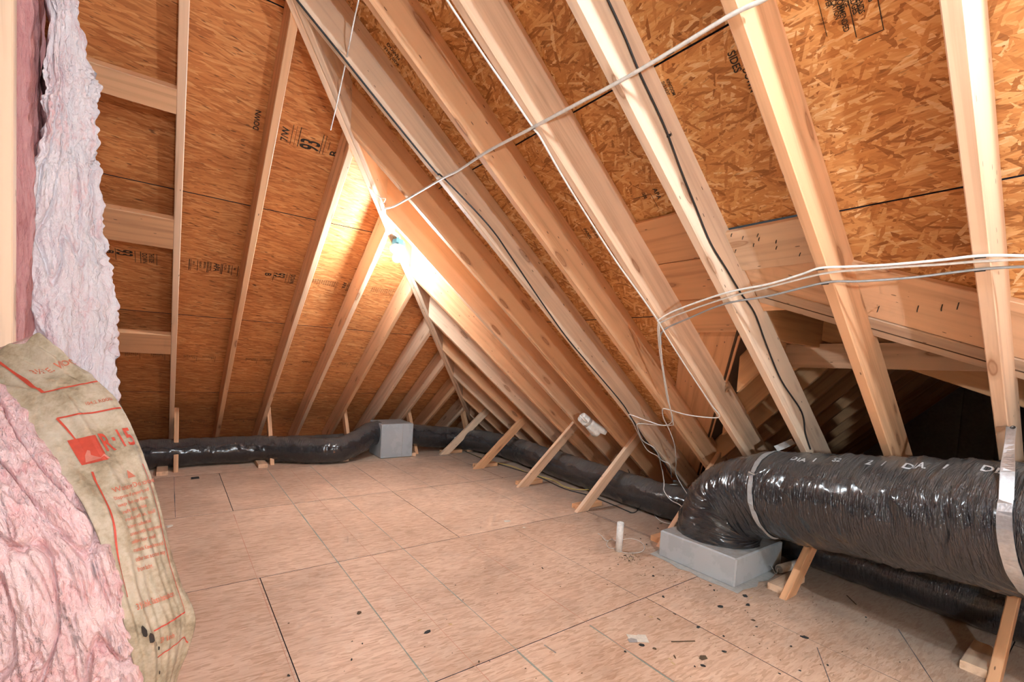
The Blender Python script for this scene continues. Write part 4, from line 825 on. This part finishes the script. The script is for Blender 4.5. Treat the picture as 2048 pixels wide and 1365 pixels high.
# ------------------------------------------------------------------ stamps on the sheathing
def TF(x0, s0, turn):      # far slope print: +1 reads down the slope, -1 up the slope
    def T(x, y):
        a, b = (x0+y, s0-x) if turn > 0 else (x0-y, s0+x)
        return mwF @ V((a, b, -.0012))
    return T
def TR(y0, s0):            # right slope print: reads down the slope
    def T(x, y): return mwR @ V((y0-y, s0-x, -.0012))
    return T
def strip(tr, x0, s, items, mat='ink'):
    fl = Flat()
    for dx, kind, *a in items:
        if kind == 't': fl.text(a[0], a[1], TF(x0+dx, s+a[2]*tr, tr), xs=a[3] if len(a) > 3 else .8)
        else: fl.rect(0, 0, a[1], a[0], TF(x0+dx, s+a[1]/2*tr, tr))
    fl.build('grade_stamp', mat, ceil_f)
strip(1, -.345, 3.06, [(.0, 't', 'B', .055, .03, 1), (.045, 'l', .003, .11), (.053, 't', '93', .118, .052, .5), (.146, 'l', .003, .11), (.175, 'l', .004, .11), (.186, 't', 'DOWN', .036, .045, .8), (.222, 't', 'THIS SIDE', .038, .053, .55), (.262, 'l', .003, .11)])
strip(1, .10, 3.06, [(.0, 'l', .005, .11), (.01, 'l', .003, .11), (.022, 't', '24/16', .018, .04), (.05, 'l', .003, .11), (.062, 't', '15/32 INCH', .018, .05, .75), (.088, 't', 'EXPOSURE 1', .018, .05, .75), (.108, 'l', .004, .11), (.116, 'l', .003, .11), (.124, 't', 'RATED SHEATHING', .016, .052, .62), (.15, 't', 'APA', .052, .05, .85), (.192, 'l', .004, .11), (.2, 'l', .005, .11), (.214, 't', 'PS 2-92', .02, .045), (.238, 't', 'SIZED FOR SPACING', .016, .05, .55), (.262, 'l', .003, .11), (.275, 't', '000', .018, .03), (.30, 'l', .004, .11)])
strip(1, .585, 3.06, [(.0, 't', 'B', .06, .03, 1), (.058, 'l', .003, .10), (.065, 't', '93', .105, .048, .5), (.148, 'l', .003, .11), (.17, 'l', .003, .11), (.18, 't', 'DOWN', .045, .05, .7)])
strip(1, 1.17, 3.06, [(.0, 't', 'APA', .042, .05, 1.0), (.042, 'l', .004, .11), (.052, 'l', .004, .11), (.06, 't', 'MILL 000', .014, .04, .7)])
strip(-1, .575, 4.28, [(-.03, 't', '7/W', .055, .055, .9), (-.012, 'l', .003, .13), (.008, 'l', .002, .13), (.03, 'l', .004, .13), (.147, 't', '93', .155, .065, .46), (.158, 'l', .004, .13), (.175, 'l', .003, .13), (.20, 'l', .003, .06), (.262, 't', 'B', .07, .06, 1)])
strip(-1, .40, 4.30, [(-.01, 't', 'DOWN', .04, .06, .9)])
for x0, s in [(.93, 3.05), (1.42, 3.05)]:
    strip(1, x0, s, [(j*.017, 't', random.choice(['INSTALL WITH', 'SPACE 1/8 IN', 'ALLOW ENDS', 'PANEL EDGES', 'APPROVED']), .015, .05, .62) for j in range(11)]+[(.19, 'l', .003, .11), (.2, 'l', .002, .11)], 'inkb')
for s, xs_ in [(1.86, [-.30, -.13, .10, .24, .58, .70, 1.08, 1.2, 1.44, 1.56, 1.9, 2.05]), (.62, [-.2, .1, .22, .6, .72, 1.1, 1.5])]:
    for x0 in xs_:
        strip(1, x0, s, [(j*.013, 't', random.choice(['INSTALL WITH', 'SPACE 1/8 IN', 'THIS SIDE', 'PANEL', 'APA RATED']), .013, .045, .55) for j in range(7)]+[(.095, 'l', .003, .09)], 'inkb')
f = Flat()
yo, so_ = .585, 3.745
for i, (s, z) in enumerate([('ASSURE PROPER', .017), ('ROOF APPLICATION', .017), ('CLIPS RECOMMENDED', .019), ('SPACER-TYPE EDGE', .017), ('1/8 INCH AT EDGES', .019), ('1/8 INCH AT ENDS', .019), ('SPACE PANELS', .019), ('R/WALLS FLOORS', .019)]):
    f.text(s, z, TR(yo-.012*i-(.004 if i > 3 else 0), so_-.012*(i % 3)), xs=.78)
T = TR(0, 0)
def rline(y0, s0, y1, s1, wd=.0022):
    L = math.hypot(y1-y0, s1-s0); a, b = (y1-y0)/L, (s1-s0)/L
    f.add([(0, -wd/2), (L, -wd/2), (L, wd/2), (0, wd/2)], [(0, 1, 2, 3)], lambda x, y: mwR @ V((y0+a*x-b*y, s0+b*x+a*y, -.0012)))
rline(.478, 3.76, .478, 3.535); rline(.478, 3.535, .535, 3.535); rline(.537, 3.76, .537, 3.545); rline(.60, 3.70, .60, 3.58, .0015); rline(.535, 3.78, .60, 3.70, .0015)
f.text('SIDES', .035, TR(.86, 3.665), xs=.8); f.text('DOWN', .03, TR(.835, 3.60), xs=.8)
f.text('THIS SIDE', .028, TR(2.30, 4.42), xs=.8); f.text('DOWN', .03, TR(2.265, 4.42), xs=.8)
f.text('PANEL', .03, TR(1.84, 3.20), xs=.8); f.text('RATED APA', .02, TR(1.79, 3.20), xs=.7); rline(1.85, 3.22, 1.85, 3.1)
f.text('DO NOT', .018, TR(1.10, 3.68), xs=.7); f.text('KINGDOM', .018, TR(1.08, 3.68), xs=.7)
f.text('15/32', .022, TR(1.40, 3.30), xs=.7); rline(1.46, 3.28, 1.36, 3.28); rline(1.36, 3.28, 1.36, 3.2); f.text('APA', .03, TR(1.34, 3.30)); rline(1.76, 2.0, 1.92, 1.72, .005); rline(1.80, 1.86, 1.86, 1.90, .005); rline(1.82, 1.83, 1.88, 1.87, .004)
f.build('black_stamp', 'ink', ceil_r, 'black stamped grading marks')
